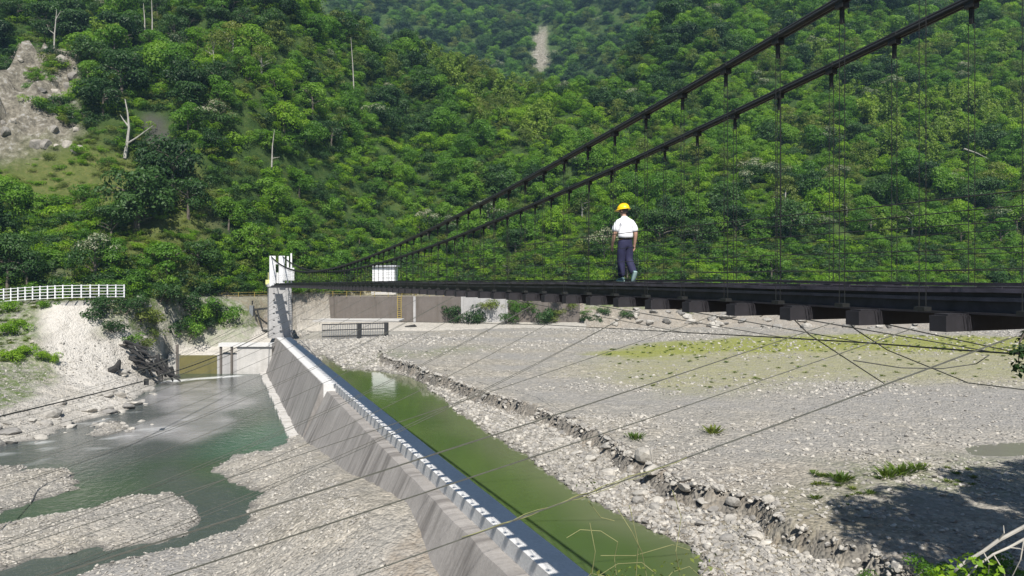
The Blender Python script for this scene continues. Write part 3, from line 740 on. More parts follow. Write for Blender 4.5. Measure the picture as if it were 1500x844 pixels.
def ring(c, rx, ry, n=18, tilt=None):
    out = []
    for k in range(n):
        a = 2 * math.pi * k / n; p = Vector((rx * math.cos(a), ry * math.sin(a), 0))
        if tilt is not None: p = tilt @ p
        out.append(Vector(c) + p)
    return out
def local_loft(rings, name, m, parent, sub=1):
    o = MB().loft(rings).build(name, m); o.parent = parent; o.location = (0, 0, 0)
    o.data.polygons.foreach_set('use_smooth', [True] * len(o.data.polygons))
    return o
# shirt: torso, collar and short sleeves on one skeleton, slightly bloused over the belt
SV, SE, SR = [], [], []
def sj(p, r, l=None):
    SV.append(p); SR.append(r)
    if l is not None: SE.append((l, len(SV) - 1))
    return len(SV) - 1
a0 = sj((0, 0, 0.955), (0.185, 0.15)); a1 = sj((0, -0.004, 1.03), (0.205, 0.168), a0); a2 = sj((0, 0.0, 1.18), (0.205, 0.168), a1); a3 = sj((0, 0.014, 1.31), (0.215, 0.16), a2)
a4 = sj((0, 0.026, 1.395), (0.18, 0.125), a3); a5 = sj((0, 0.034, 1.46), (0.085, 0.085), a4)
for s in (-1, 1):
    b1 = sj((s * 0.18, 0.02, 1.365), 0.095, a3); b2 = sj((s * 0.228, 0.0 if s > 0 else 0.025, 1.23), 0.09, b1); sj((s * 0.248, -0.022 if s > 0 else 0.03, 1.095), 0.092, b2)
sho = skin_obj('shirt', SV, SE, SR, M['shirt'], bo)
col_ = local_loft([ring((0, 0.036, 1.425), 0.075, 0.07), ring((0, 0.042, 1.475), 0.068, 0.066)], 'collar', M['shirt'], sho)
TV, TE, TR = [], [], []
def tj(p, r, l=None):
    TV.append(p); TR.append(r)
    if l is not None: TE.append((l, len(TV) - 1))
    return len(TV) - 1
t0 = tj((0, 0, 0.92), (0.195, 0.16)); tj((0, 0, 1.03), (0.18, 0.148), t0)
for s in (-1, 1):
    kn, an = LEGS[s]
    t1 = tj((s * 0.088, -0.005, 0.80), 0.130, t0); t2 = tj((s * 0.086, (kn[1]) * 0.6, 0.64), 0.115, t1); t3 = tj(kn, 0.098, t2)
    mid = tuple((kn[i] + an[i]) / 2 for i in range(3)); t4 = tj(mid, 0.092, t3); tj((an[0], an[1] * 0.95, an[2] + 0.0), 0.088, t4)
skin_obj('trousers', TV, TE, TR, M['trousers'], bo)
local_loft([ring((0, 0, 0.955), 0.160, 0.135), ring((0, 0, 0.992), 0.160, 0.135)], 'belt', M['belt'], bo)
def shoe(c, pitch, name='shoe'):
    rot = Matrix.Rotation(pitch, 3, 'X'); prof_ = [(-0.115, 0.030, 0.075), (-0.10, 0.040, 0.085), (-0.04, 0.042, 0.088), (0.03, 0.046, 0.07), (0.11, 0.046, 0.045), (0.16, 0.034, 0.032), (0.175, 0.012, 0.02)]
    rings = []
    for y, w, h in prof_:
        r = []
        for k in range(12):
            a = 2 * math.pi * k / 12; r.append(Vector(c) + rot @ Vector((w * math.cos(a), y, max(0.0, h * 0.5 + h * 0.5 * math.sin(a)) + 0.012)))
        rings.append(r)
    o = local_loft(rings, name, M['shoe'], bo)
    sr = [[Vector(c) + rot @ Vector((sx * w * 1.04, y, zz)) for sx, zz in ((-1, 0.0), (1, 0.0), (1, 0.022), (-1, 0.022))] for y, w, h in prof_]
    local_loft(sr, 'sole', M['sole'], o)
shoe((-0.08, 0.06, 0.0), 0.0)
shoe((0.08, -0.27, 0.115), R(-62))
# hair and helmet, turned to the left
hc = Vector((-0.012, 0.068, 1.635)); turn = Matrix.Rotation(R(28), 3, 'Z') @ Matrix.Rotation(R(-8), 3, 'X')
def dome(rx, ry, rz, n=20, lev=8, z0=0.0):
    out = []
    for i in range(lev):
        f = (math.pi / 2) * i / (lev - 1) * 0.985
        out.append([hc + turn @ Vector((rx * math.cos(f) * math.cos(a), ry * math.cos(f) * math.sin(a), z0 + rz * math.sin(f))) for a in (2 * math.pi * k / n for k in range(n))])
    return out
local_loft([[hc + turn @ Vector((x_ * 0.092, y_ * 0.102 - 0.012, z_)) for x_, y_ in ((math.cos(a) * s_, math.sin(a) * s_) for a in (2 * math.pi * k / 16 for k in range(16)))] for z_, s_ in ((-0.085, 0.80), (-0.05, 0.96), (0.0, 1.02), (0.03, 0.9))], 'hair', M['hair'], bo)
hel = local_loft(dome(0.128, 0.152, 0.125), 'helmet', M['helmet'], bo)
br = [[hc + turn @ Vector((r_ * 0.132 * math.cos(a), r_ * 0.156 * math.sin(a) + (0.045 if math.sin(a) > 0.3 else 0) * (r_ - 0.95) * 8, z_)) for a in (2 * math.pi * k / 24 for k in range(24))] for r_, z_ in ((0.95, 0.012), (1.09, -0.008), (1.09, -0.016), (0.95, -0.004))]
local_loft(br, 'brim', M['helmet'], hel)
rg = MB().tube([hc + turn @ Vector((0, 0.150 * math.cos(f), 0.127 * math.sin(f) + 0.004)) for f in np.linspace(0.2, math.pi - 0.2, 12)], 0.012, 6).build('ridge', M['helmet'], hel); rg.location = (0, 0, 0)
for s in (-1, 1):
    e = local_loft([[hc + turn @ Vector((s * (0.088 + dx), -0.012 + 0.022 * math.cos(a) * r_, -0.045 + 0.034 * math.sin(a) * r_)) for a in (2 * math.pi * k / 10 for k in range(10))] for dx, r_ in ((0, 0.7), (0.012, 1.0), (0.02, 0.8))], 'ear', M['skin'], bo)

# ------------------------------------------------------------------ fences and railings
def rail_fence(name, pts, hgt, spacing, rails, m, label, cat, pw=0.09, rr=0.035):
    pts = [Vector(p) for p in pts]
    root = empty(name, pts[0], label, cat)
    seg = [(b - a).length for a, b in zip(pts[:-1], pts[1:])]; tot = sum(seg)
    def P(d):
        for a, b, L in zip(pts[:-1], pts[1:], seg):
            if d <= L + 1e-6: return a.lerp(b, d / L)
            d -= L
        return pts[-1].copy()
    n = int(tot / spacing); pos = [P(tot * i / n) for i in range(n + 1)]
    for p in pos: MB().box(p + Vector((0, 0, hgt / 2)), (pw, pw, hgt)).build('post', m, root)
    for f in rails:
        MB().tube([p + Vector((0, -0.06, hgt * f)) for p in pos], rr, 6).build('rail', m, root)
    return root
fl = [at(-60, 447, Y=96), at(0, 443, Y=94.5), at(40, 440, Y=94), at(90, 437.5, Y=93.6), at(130, 436.5, Y=95.5), at(182, 436, Y=98.5)]
rail_fence('railing_fence', fl, 1.75, 0.98, (0.94, 0.72, 0.5, 0.28, 0.06), M['white'], 'white metal railing along the road above the pale left bank', 'railing', 0.13, 0.042)
rail_fence('yellow_railing', [at(300, 439, Y=118), at(350, 437, Y=121), at(396, 436, Y=124)], 1.0, 2.2, (0.95, 0.5), M['yellow'], 'low yellow railing on the yard edge left of the pier', 'railing', 0.07, 0.024)
rail_fence('yellow_railing', [at(447, 434, Y=139.4), at(560, 435, Y=139.6), at(690, 434, Y=139.8)], 1.0, 2.5, (0.95, 0.5), M['yellow'], 'long yellow railing on top of the retaining wall under the bridge', 'railing', 0.07, 0.024)
# retaining wall of the far bank
rw = empty('retaining_wall', (-20, 140, -8.4), 'long weathered concrete retaining wall along the far bank below the white hut', 'wall')
xa = [-43.5, -34, -26, -18.6, -9.5, -1, 7, 13]
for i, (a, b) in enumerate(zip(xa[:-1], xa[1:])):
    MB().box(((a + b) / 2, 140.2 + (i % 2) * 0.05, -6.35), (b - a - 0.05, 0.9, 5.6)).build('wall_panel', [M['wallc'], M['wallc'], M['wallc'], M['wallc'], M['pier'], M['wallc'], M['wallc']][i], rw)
for a in (-18.6, -9.5, -1):
    MB().box((a, 139.6, -6.2), (0.45, 0.5, 5.3)).build('buttress', M['pier'], rw)
# steps / yellow ladder on wall
yl = MB()
for s in (-0.35, 0.35): yl.tube([(-21.5 + s, 139.55, -8.3), (-21.5 + s, 139.55, -3.4)], 0.07, 5)
for i in range(12): yl.tube([(-21.85, 139.55, -8 + i * 0.4), (-21.15, 139.55, -8 + i * 0.4)], 0.05, 4)
o = yl.build('wall_ladder', M['yellow']); tag(o, 'yellow ladder fixed to the far retaining wall', 'ladder')
# intake screen with posts
gt = empty('intake_screen', at(520, 495, Y=118), 'dark steel intake screen with thin vertical bars standing in shallow water', 'intake screen')
ga, gb = at(472, 500, Y=114), at(568, 496, Y=118)
gz0, gz1 = -10.3, -7.2
for t in (0.56, 0.98):
    p = ga.lerp(gb, t); MB().box((p.x, p.y - 0.1, (gz0 + gz1) / 2), (0.6, 0.6, gz1 - gz0)).build('post', M['dark'], gt)
for z_ in (gz1 - 0.1, gz1 - 1.0, gz1 - 2.0):
    MB().bar((ga.x, ga.y, z_), (gb.x, gb.y, z_), 0.12, 0.16).build('beam', M['dark'], gt)
for i in range(38):
    p = ga.lerp(gb, i / 37); MB().tube([(p.x, p.y, gz0), (p.x, p.y, gz1)], 0.055, 5).build('bar', M['grey'], gt)
MB().box(((ga.x + gb.x) / 2 - 0.5, 121.5, gz1 + 0.15), (14, 6, 0.25)).build('platform', M['conc'], gt)
# white gate hut
hb = at(562, 432, Y=143); hut = empty('gate_hut', (hb.x, 143, -3.4), 'small white hut with a flat grey roof standing behind the bridge deck', 'hut')
MB().box((hb.x, 144.8, -0.6), (4.4, 3.6, 5.6)).build('wall', M['white'], hut)
rf = MB().box((hb.x, 144.7, 2.3), (5.2, 4.4, 0.28)).build('roof', M['roofg'], hut)
MB().box((hb.x - 0.4, 144.2, 2.75), (0.9, 0.8, 0.6)).build('vent', M['white'], rf)
MB().box((hb.x, 142.9, -2.6), (4.8, 0.3, 1.5)).build('plinth', M['conc'], hut)
# hoist frame left of the pier
hf = empty('hoist_frame', at(376, 485, Y=119), 'blackened steel hoist frame standing on the ramp left of the pier', 'hoist')
f0 = at(376, 485, Y=119); 
def L_(dx, z): return Vector((f0.x + dx, f0.y, f0.z + z))
for a, b, w_ in ((L_(0.35, 0), L_(-0.55, 3.9), 0.2), (L_(1.0, 0), L_(0.1, 3.4), 0.2)): MB().bar(a, b, w_, w_).build('leg', M['dark'], hf)
MB().bar(L_(-0.9, 3.4), L_(2.3, 3.75), 0.3, 0.35).build('boom', M['dark'], hf)
MB().box(L_(-0.8, 3.3), (0.6, 0.6, 1.7)).build('motor_box', M['grey'], hf)
MB().tube([L_(-0.7, 4.3), L_(-0.7, 4.95)], 0.12, 6).build('mast', M['dark'], hf)
MB().box(L_(0.4, 0.1), (2.6, 0.9, 0.25)).build('base', M['dark'], hf)
MB().tube([L_(2.0, 3.5), L_(1.9, 1.8)], 0.12, 6).build('hook', M['yellow'], hf)
# sluice wall at the head of the lower pool
sw = empty('sluice_wall', at(320, 545, Y=107), 'pale concrete sluice wall with a mossy opening at the head of the lower pool', 'wall')
def pan(x0, x1, y0, y1, Y, m, name, th=0.6):
    a, b = at(x0, y1, Y=Y), at(x1, y0, Y=Y)
    return MB().box(((a.x + b.x) / 2, Y + th / 2, (a.z + b.z) / 2), (b.x - a.x, th, b.z - a.z)).build(name, m, sw)
pan(246, 262, 519, 552, 106.5, M['conc'], 'panel'); pan(318, 352, 520, 552, 106.5, M['pier'], 'panel'); pan(347, 398, 508, 552, 106.3, M['conc'], 'panel')
moss = concrete('mossy_concrete', (0.16, 0.14, 0.05), 0.5, (0.06, 0.07, 0.025))
pan(262, 318, 521, 552, 106.7, moss, 'mossy_back')
for x_ in (259, 323, 339): pan(x_ - 1.4, x_ + 1.4, 505, 550, 106.2, M['wallc'], 'post', 0.3)
pan(320, 398, 503, 508, 106.0, M['crest'], 'coping', 1.4)

# ------------------------------------------------------------------ stones
def stone_mesh(seed, name, m, flat=0.6, sub=2):
    bm = bmesh.new(); bmesh.ops.create_icosphere(bm, subdivisions=sub, radius=1.0)
    r_ = random.Random(seed); dirs = [Vector((r_.gauss(0, 1), r_.gauss(0, 1), r_.gauss(0, 1))).normalized() for _ in range(9)]
    cut = [r_.uniform(0.55, 0.9) for _ in dirs]
    for v in bm.verts:
        for d, c in zip(dirs, cut):
            e = v.co.dot(d) - c
            if e > 0: v.co -= d * e * 0.9
        v.co *= 1 + r_.uniform(-0.05, 0.05)
        v.co.z *= flat
    me = bpy.data.meshes.new(name); bm.to_mesh(me); bm.free(); me.materials.append(m); return me
SM = [stone_mesh(100 + i, 'boulder', M['rock'], 0.5 + 0.08 * i) for i in range(4)]
TM = [stone_mesh(200 + i, 'rock_outcrop', M['tanrock'], 1.1, 3) for i in range(3)]
boulders = []
def boulder(p, s, label, group, meshes=SM, name='boulder', sink=0.25, cat='boulder'):
    o = bpy.data.objects.new(name, random.choice(meshes)); COL.objects.link(o)
    o.location = (p[0], p[1], p[2] + s * 0.5 * (1 - sink) - s * 0.2); o.scale = (s, s * random.uniform(0.7, 1.1), s * random.uniform(0.7, 1.1)); o.rotation_euler = (random.uniform(-.3, .3), random.uniform(-.3, .3), random.uniform(0, 6))
    tag(o, label, cat, group); boulders.append(o); return o
for i in range(56):
    t = random.random() * (len(TERR) - 1); j = int(t); a, b = Vector((*TERR[j], 0)), Vector((*TERR[j + 1], 0)); p = a.lerp(b, t - j) - NV * random.uniform(-0.5, 2.0)
    boulder((p.x, p.y, h1(p.x, p.y)), random.uniform(0.16, 0.4), 'grey boulder lying along the broken edge of the gravel terrace', 'boulders along the terrace edge')
for px_, py_, s in ((945, 672, 0.7), (955, 692, 0.6), (890, 655, 0.4), (925, 690, 0.4), (1002, 716, 0.4), (1075, 738, 0.42), (965, 735, 0.35)):
    p = hit(px_, py_); boulder(p, s, 'large pale boulder at the foot of the broken terrace edge', 'large boulders at the terrace corner')
for i in range(60):
    u = random.random(); j = int(u * (len(WLINE) - 4)) + 2; a, b = Vector((*WLINE[j], 0)), Vector((*WLINE[min(j + 1, len(WLINE) - 1)], 0)); p = a.lerp(b, random.random()) + Vector((random.uniform(-5, 1.2), random.uniform(-1, 3), 0))
    boulder((p.x, p.y, max(h1(p.x, p.y), -14.2)), random.uniform(0.3, 0.95), 'pale boulder on the rubble shore of the left bank', 'boulders on the left shore')
for i in range(26):
    c = at(160, 628, ZL); p = c + Vector((random.gauss(0, 1.8), random.gauss(0, 1.6), 0))
    boulder((p.x, p.y, -14.1), random.uniform(0.2, 0.5), 'white stone of the small heap standing in the lower river', 'stones of the small river heap')
for i in range(80):
    x_ = random.uniform(14, 100); y_ = random.uniform(135, 142)
    boulder((x_, y_, h1(x_, y_)), random.uniform(0.5, 1.3), 'grey riprap boulder on the far bank beneath the bridge deck', 'riprap boulders on the far bank')
for i in range(24):
    p = hit(random.uniform(0, 116), random.uniform(80, 218))
    boulder(p, random.uniform(0.5, 1.5), 'jagged tan rock in the bare cliff scar at upper left', 'rocks of the cliff scar', TM, 'rock_outcrop', 1.3, 'rock')
# stones too many to count
def gn_scatter(name, pts, scl, kinds, sources, seed=1, tilt=0.3, sz=(1, 1, 1)):
    me = bpy.data.meshes.new(name); me.vertices.add(len(pts)); me.vertices.foreach_set('co', np.asarray(pts, np.float32).ravel())
    o = bpy.data.objects.new(name, me); COL.objects.link(o)
    for nm, v in (('scl', scl), ('knd', kinds)):
        a = me.attributes.new(nm, 'FLOAT', 'POINT'); a.data.foreach_set('value', np.asarray(v, np.float32))
    g = bpy.data.node_groups.new(name, 'GeometryNodeTree')
    g.interface.new_socket('Geometry', in_out='INPUT', socket_type='NodeSocketGeometry'); g.interface.new_socket('Geometry', in_out='OUTPUT', socket_type='NodeSocketGeometry')
    gi, go = g.nodes.new('NodeGroupInput'), g.nodes.new('NodeGroupOutput'); jn = g.nodes.new('GeometryNodeJoinGeometry')
    an = g.nodes.new('GeometryNodeInputNamedAttribute'); an.data_type = 'FLOAT'; an.inputs['Name'].default_value = 'scl'
    ak = g.nodes.new('GeometryNodeInputNamedAttribute'); ak.data_type = 'FLOAT'; ak.inputs['Name'].default_value = 'knd'
    rv = g.nodes.new('FunctionNodeRandomValue'); rv.data_type = 'FLOAT_VECTOR'; rv.inputs['Min'].default_value = (-tilt, -tilt, 0); rv.inputs['Max'].default_value = (tilt, tilt, 6.283); rv.inputs['Seed'].default_value = seed
    cm = g.nodes.new('ShaderNodeVectorMath'); cm.operation = 'MULTIPLY'; cm.inputs[1].default_value = sz
    g.links.new(an.outputs[0], cm.inputs[0])
    for i, s in enumerate(sources):
        oi = g.nodes.new('GeometryNodeObjectInfo'); oi.inputs['Object'].default_value = s; oi.transform_space = 'ORIGINAL'; oi.inputs['As Instance'].default_value = True
        ip = g.nodes.new('GeometryNodeInstanceOnPoints')
        cp = g.nodes.new('FunctionNodeCompare'); cp.data_type = 'FLOAT'; cp.operation = 'EQUAL'; cp.inputs['Epsilon'].default_value = 0.3
        g.links.new(ak.outputs[0], cp.inputs['A']); cp.inputs['B'].default_value = float(i)
        g.links.new(gi.outputs[0], ip.inputs['Points']); g.links.new(cp.outputs[0], ip.inputs['Selection']); g.links.new(oi.outputs['Geometry'], ip.inputs['Instance'])
        g.links.new(rv.outputs[0], ip.inputs['Rotation']); g.links.new(cm.outputs[0], ip.inputs['Scale']); g.links.new(ip.outputs[0], jn.inputs[0])
    g.links.new(jn.outputs[0], go.inputs[0])
    md = o.modifiers.new('scatter', 'NODES'); md.node_group = g
    return tag(o, kind='stuff')
def view_ok(x, y, m=1.06): return (y > 4) & (np.abs(x) < 0.7 * y * m + 1)
N = 230000
d_ = 22 + (132 - 22) * rng.random(N) ** 1.25; s_ = (rng.random(N) * 2 - 1) * 0.74
gx, gy = s_ * d_, d_; gzv = H(gx, gy); g0 = gx + K * gy
dens = fbm(gx * 0.15, gy * 0.15, 91, 3)
ok = ((g0 < 6.9) & (gzv > ZL + 0.02)) | ((g0 > 11.6) & (gzv > ZP + 0.03))
ok &= (gzv < -8.0) | ((g0 < 9) & (gzv < -10.2)); ok &= ~((g0 < 9.9) & (gy > 104) & (gx > -50)); ok &= ~((gy > 133) & (gx < 14))
low_strip = (g0 > 11.6) & (sdf(TERR_P, gx, gy) < 0.5)
prob = np.where(g0 < 9, 0.62, np.where(low_strip, 0.95, 0.17)) + dens * 0.6
prob = np.where((g0 > 11) & (sdf(SILT, gx, gy) > 0), 0.06, prob)
prob = np.where((g0 > 11) & ((sdf(ALGAE, gx, gy) > -1) | (sdf(OLIVE, gx, gy) > 0)), 0.05, prob)
prob = np.where((g0 > 11) & ~low_strip, prob * np.clip(1.0 + fbm(gx * 0.07, gy * 0.12, 93, 3) * 6, 0.05, 2.2), prob)
ok &= rng.random(N) < prob
P3 = np.stack([gx, gy, gzv + 0.01], 1)[ok]
sc = (0.03 + 0.11 * rng.random(len(P3)) ** 3) * (0.7 + P3[:, 1] / 90) * np.where(low_strip[ok], 1.15, np.where(P3[:, 0] + K * P3[:, 1] < 9, 0.72, 1.0))
gn_scatter('gravel', P3, sc, rng.integers(0, 4, len(P3)), [b for b in (next(b for b in boulders if b.data == m_) for m_ in SM)], 3, 0.6)

# ------------------------------------------------------------------ plants
def leaf_quads(P, Nn, size, asp=0.55):
    n = len(P); t = rng.normal(size=(n, 3)); t -= Nn * (t * Nn).sum(1, keepdims=True); t /= np.linalg.norm(t, axis=1, keepdims=True) + 1e-9
    b = np.cross(Nn, t); s = size[:, None]
    co = np.stack([P - t * s, P - b * s * asp, P + t * s, P + b * s * asp], 1)
    co[:, 0] -= Nn * s * 0.25; co[:, 2] -= Nn * s * 0.25
    return co.reshape(-1, 3), np.arange(n * 4).reshape(-1, 4)
def unit(n):
    v = rng.normal(size=(n, 3)); return v / np.linalg.norm(v, axis=1, keepdims=True)
def puff_cloud(centers, radii, per, leaf, squash=0.8):
    Ps, Ns, Ts = [], [], []
    for c, r in zip(centers, radii):
        n = int(per * (r ** 2)); d = unit(n); d[:, 2] = np.where((d[:, 2] < -0.2) & (rng.random(n) < 0.7), -d[:, 2], d[:, 2])
        lump = 0.72 + 0.38 * rng.random(n) ** 0.6
        p = np.array(c) + d * np.array([1, 1, squash]) * (r * lump)[:, None]
        nn = d * 1.1 + unit(n) * 0.6 + np.array([0, 0, 0.25]); nn /= np.linalg.norm(nn, axis=1, keepdims=True)
        Ps.append(p); Ns.append(nn); Ts.append(np.clip(rng.normal(0.5 + rng.normal() * 0.22, 0.2, n), 0, 1))
    P, Nn, T = np.concatenate(Ps), np.concatenate(Ns), np.concatenate(Ts)
    co, q = leaf_quads(P, Nn, leaf * (0.6 + 0.7 * rng.random(len(P))))
    return co, q, np.repeat(T, 4), Nn
def crown_obj(name, centers, radii, per, leaf, m, parent, top=None, squash=0.8):
    co, q, T, Nn = puff_cloud(centers, radii, per, leaf, squash)
    o = np_mesh(name, co, q, m); fattr(o, 'tint', T); o.parent = parent; o.location = (0, 0, 0)
    if top is not None:
        o.data.materials.append(top); zc = co.reshape(-1, 4, 3)[:, 0, 2]
        idx = ((Nn[:, 2] > 0.35) & (zc > np.percentile(zc, 45)) & (rng.random(len(q)) < 0.75)).astype(np.int32); o.data.polygons.foreach_set('material_index', idx)
    return o
def limb_mesh(name, h, r0, limbs, m, parent, lean=0.0):
    b = MB(); tp = Vector((lean * h, 0, h)); mid = Vector((lean * h * 0.4, lean * h * 0.2, h * 0.5))
    b.tube([(0, 0, -0.8), mid * 0.1, mid, tp], [r0 * 1.35, r0, r0 * 0.72, r0 * 0.35], 7)
    for t, d in limbs:
        s = mid.lerp(tp, t); d = Vector(d); b.tube([s, s + d * 0.55 + Vector((0, 0, 0.1)), s + d], [r0 * 0.42, r0 * 0.28, r0 * 0.1], 5)
    o = b.build(name, m); o.parent = parent; o.location = (0, 0, 0); return o
def blob_centers(n, R, hc, hh, rmin, rmax):
    c, r = [], []
    for i in range(n):
        a = random.uniform(0, 6.283); u = math.sqrt(random.random()); z = random.uniform(-0.55, 1.0)
        w = math.sqrt(max(0.05, 1 - (abs(z) ** 1.6)))
        c.append((R * u * w * math.cos(a), R * u * w * math.sin(a), hc + hh * z)); r.append(random.uniform(rmin, rmax) * R)
    return c, r
def make_tree(name, label, cat, R, hgt, m, n=16, per=30, leaf=0.34, top=None, bark='bark', flat=0.62, lean=0.05):
    root = empty(name, (0, 0, -300), label, cat)
    hh = R * flat; hc = hgt - hh - R * 0.25
    limbs = [(random.uniform(0.1, 0.9), (math.cos(a) * R * 0.6, math.sin(a) * R * 0.6, random.uniform(0.6, 1.6))) for a in (random.uniform(0, 6.28) for _ in range(6))]
    limb_mesh('trunk', hc + hh * 0.5, 0.05 * R + 0.06, limbs, M[bark], root, lean)
    c, r = blob_centers(n, R * 0.78, hc, hh, 0.30, 0.52)
    crown_obj('crown', c, r, per, leaf, m, root, top)
    return root
def make_bush(name, label, cat, R, m, per=46, leaf=0.24, n=9, tall=0.75):
    root = empty(name, (0, 0, -300), label, cat)
    c = [(random.gauss(0, R * 0.42), random.gauss(0, R * 0.42), R * tall * random.uniform(0.25, 0.9)) for _ in range(n)]; r = [R * random.uniform(0.3, 0.52) for _ in range(n)]
    b = MB()
    for p in c[:5]: b.tube([(0, 0, -0.3), Vector(p) * 0.5, p], [0.05, 0.04, 0.015], 5)
    o = b.build('stem', M['bark']); o.parent = root; o.location = (0, 0, 0)
    crown_obj('foliage', c, r, per, leaf, m, root)
    return root
def make_bamboo(name, label, cat, m, n=16, h=10.0, R=2.6):
    root = empty(name, (0, 0, -300), label, cat); b = MB(); C, rr = [], []
    for i in range(n):
        a = random.uniform(0, 6.283); k = random.uniform(0.3, 1); hh = h * random.uniform(0.7, 1.05)
        base = Vector((math.cos(a) * 0.7 * k, math.sin(a) * 0.7 * k, -0.4)); pts = []
        for t in np.linspace(0, 1, 8):
            pts.append(base + Vector((math.cos(a) * R * k * t ** 2.2, math.sin(a) * R * k * t ** 2.2, hh * (t - 0.16 * t ** 4))))
        b.tube(pts, [0.065 * (1 - 0.8 * t) for t in np.linspace(0, 1, 8)], 5)
        for t in (2, 3, 4, 5, 6, 7):
            C.append(tuple(pts[t] + Vector((random.gauss(0, .25), random.gauss(0, .25), 0)))); rr.append(random.uniform(0.45, 0.85))
    o = b.build('culm', M['culm']); o.parent = root; o.location = (0, 0, 0)
    crown_obj('foliage', C, rr, 70, 0.26, m, root, squash=1.3)
    return root
KINDS = {
 'dark_tree': (lambda: make_tree('broadleaf_tree', '', 'tree', 3.9, 8.6, M['leaf_dark'], 19, 100, 0.19), 'dark green broadleaf tree'),
 'mid_tree': (lambda: make_tree('broadleaf_tree', '', 'tree', 3.6, 8.0, M['leaf_mid'], 18, 100, 0.18), 'rounded mid green tree'),
 'mid_tree_b': (lambda: make_tree('broadleaf_tree', '', 'tree', 4.3, 7.4, M['leaf_mid'], 22, 90, 0.185, flat=0.5, lean=0.12), 'wide spreading mid green tree'),
 'bright_tree': (lambda: make_tree('broadleaf_tree', '', 'tree', 3.2, 6.6, M['leaf_bright'], 16, 105, 0.165), 'bright yellow green tree'),
 'olive_tree': (lambda: make_tree('broadleaf_tree', '', 'tree', 3.4, 9.0, M['leaf_olive'], 13, 80, 0.155, bark='pale_bark', flat=0.8), 'thin olive tree with pale trunk'),
 'cream_tree': (lambda: make_tree('flowering_tree', '', 'tree', 3.5, 7.4, M['leaf_dark'], 15, 100, 0.155, M['leaf_cream'], flat=0.5), 'dark tree topped with cream flowers'),
 'bamboo': (lambda: make_bamboo('bamboo_clump', '', 'bamboo', M['leaf_pale']), 'arching pale green bamboo clump'),
 'bush': (lambda: make_bush('shrub', '', 'shrub', 2.1, M['leaf_bright'], 120, 0.15), 'low bright green shrub'),
 'bush_mid': (lambda: make_bush('shrub', '', 'shrub', 2.2, M['leaf_mid'], 120, 0.15), 'low mid green shrub'),
 'bush_olive': (lambda: make_bush('shrub', '', 'shrub', 1.9, M['leaf_olive'], 110, 0.135), 'low olive green scrub bush'),
 'bush_dark': (lambda: make_bush('shrub', '', 'shrub', 2.3, M['leaf_dark'], 120, 0.155), 'low dark green shrub'),
}
VAR = {k: [f() for _ in range(3 if 'bush' not in k else 2)] for k, (f, _) in KINDS.items()}
used = set()
def plant(kind, p, s, label=None, group=None, vi=None):
    v = VAR[kind]; i = random.randrange(len(v)) if vi is None else vi; src = v[i]
    if (kind, i) in used: o = copy_tree(src)
    else: o = src; used.add((kind, i))
    o.location = p; o.rotation_euler = (0, 0, random.uniform(0, 6.28)); o.scale = (s, s, s * random.uniform(0.85, 1.15))
    o['label'] = label
    if group: o['group'] = group
    return o
def where(p):
    x, y = CX + F_PX * p[0] / p[1], HZ - F_PX * p[2] / p[1]
    if x < 330:
        if y > 385: return 'beside the white railing on the left bank'
        return 'on the left spur above the railing' if y > 200 else 'high on the left spur near the bare cliff'
    if x < 480: return 'on the slope behind the white pylon' if y > 180 else 'high on the spur above the white pylon'
    if x < 700: return 'on the slope behind the small white hut' if y > 180 else 'high on the spur above the small white hut'
    if x < 1000: return 'on the slope behind the walking person' if y > 180 else 'high on the slope above the walking person'
    return 'on the slope behind the right hand cables' if y > 180 else 'high up above the right hand cables'
Z_DARK = zone([(160, 210), (225, 215), (260, 235), (300, 300), (312, 420), (170, 430), (150, 380), (180, 300), (160, 260)])
Z_DARK2 = zone([(100, 105), (220, 100), (230, 215), (130, 225), (112, 180)])
Z_BRIGHT = zone([(300, 420), (320, 320), (300, 240), (380, 180), (520, 230), (640, 200), (760, 230), (640, 330), (470, 420)])
Z_BAMB = zone([(620, 90), (800, 110), (810, 230), (720, 210), (640, 150)])
Z_BAMB2 = zone([(1265, 160), (1420, 150), (1500, 160), (1500, 220), (1420, 265), (1270, 260)])
Z_RDARK = zone([(1030, 330), (1160, 330), (1170, 415), (1030, 415)])
def inz(P, x, y, w=0): return sdf(P, np.array([x]), np.array([y]))[0] > w
cand = []
yv = 100.0
while yv < 780:
    sp = 5.2 if yv < 240 else 6.6 if yv < 330 else 9
    xv = -0.74 * yv - 6
    while xv < 0.74 * yv + 6:
        cand.append((xv + random.uniform(-0.48, 0.48) * sp, yv + random.uniform(-0.48, 0.48) * sp, sp)); xv += sp
    yv += sp * 0.86
cx_, cy_ = np.array([c[0] for c in cand]), np.array([c[1] for c in cand]); csp = np.array([c[2] for c in cand])
cz = H(cx_, cy_); tt = cy_ - hill_base(cx_)
nzk = fbm(cx_ * 0.035, cy_ * 0.05, 101, 3); nzj = fbm(cx_ * 0.02 + 9, cy_ * 0.03, 103, 3)
Zs = {n: sdf(P, cx_, cy_) for n, P in (('scar', SCAR), ('soil', SOIL), ('soil2', SOIL2), ('slide', SLIDE), ('rubb', RUBB), ('meadow', MEADOW), ('dark', Z_DARK), ('dark2', Z_DARK2), ('bright', Z_BRIGHT), ('bamb', Z_BAMB), ('bamb2', Z_BAMB2), ('rdark', Z_RDARK))}
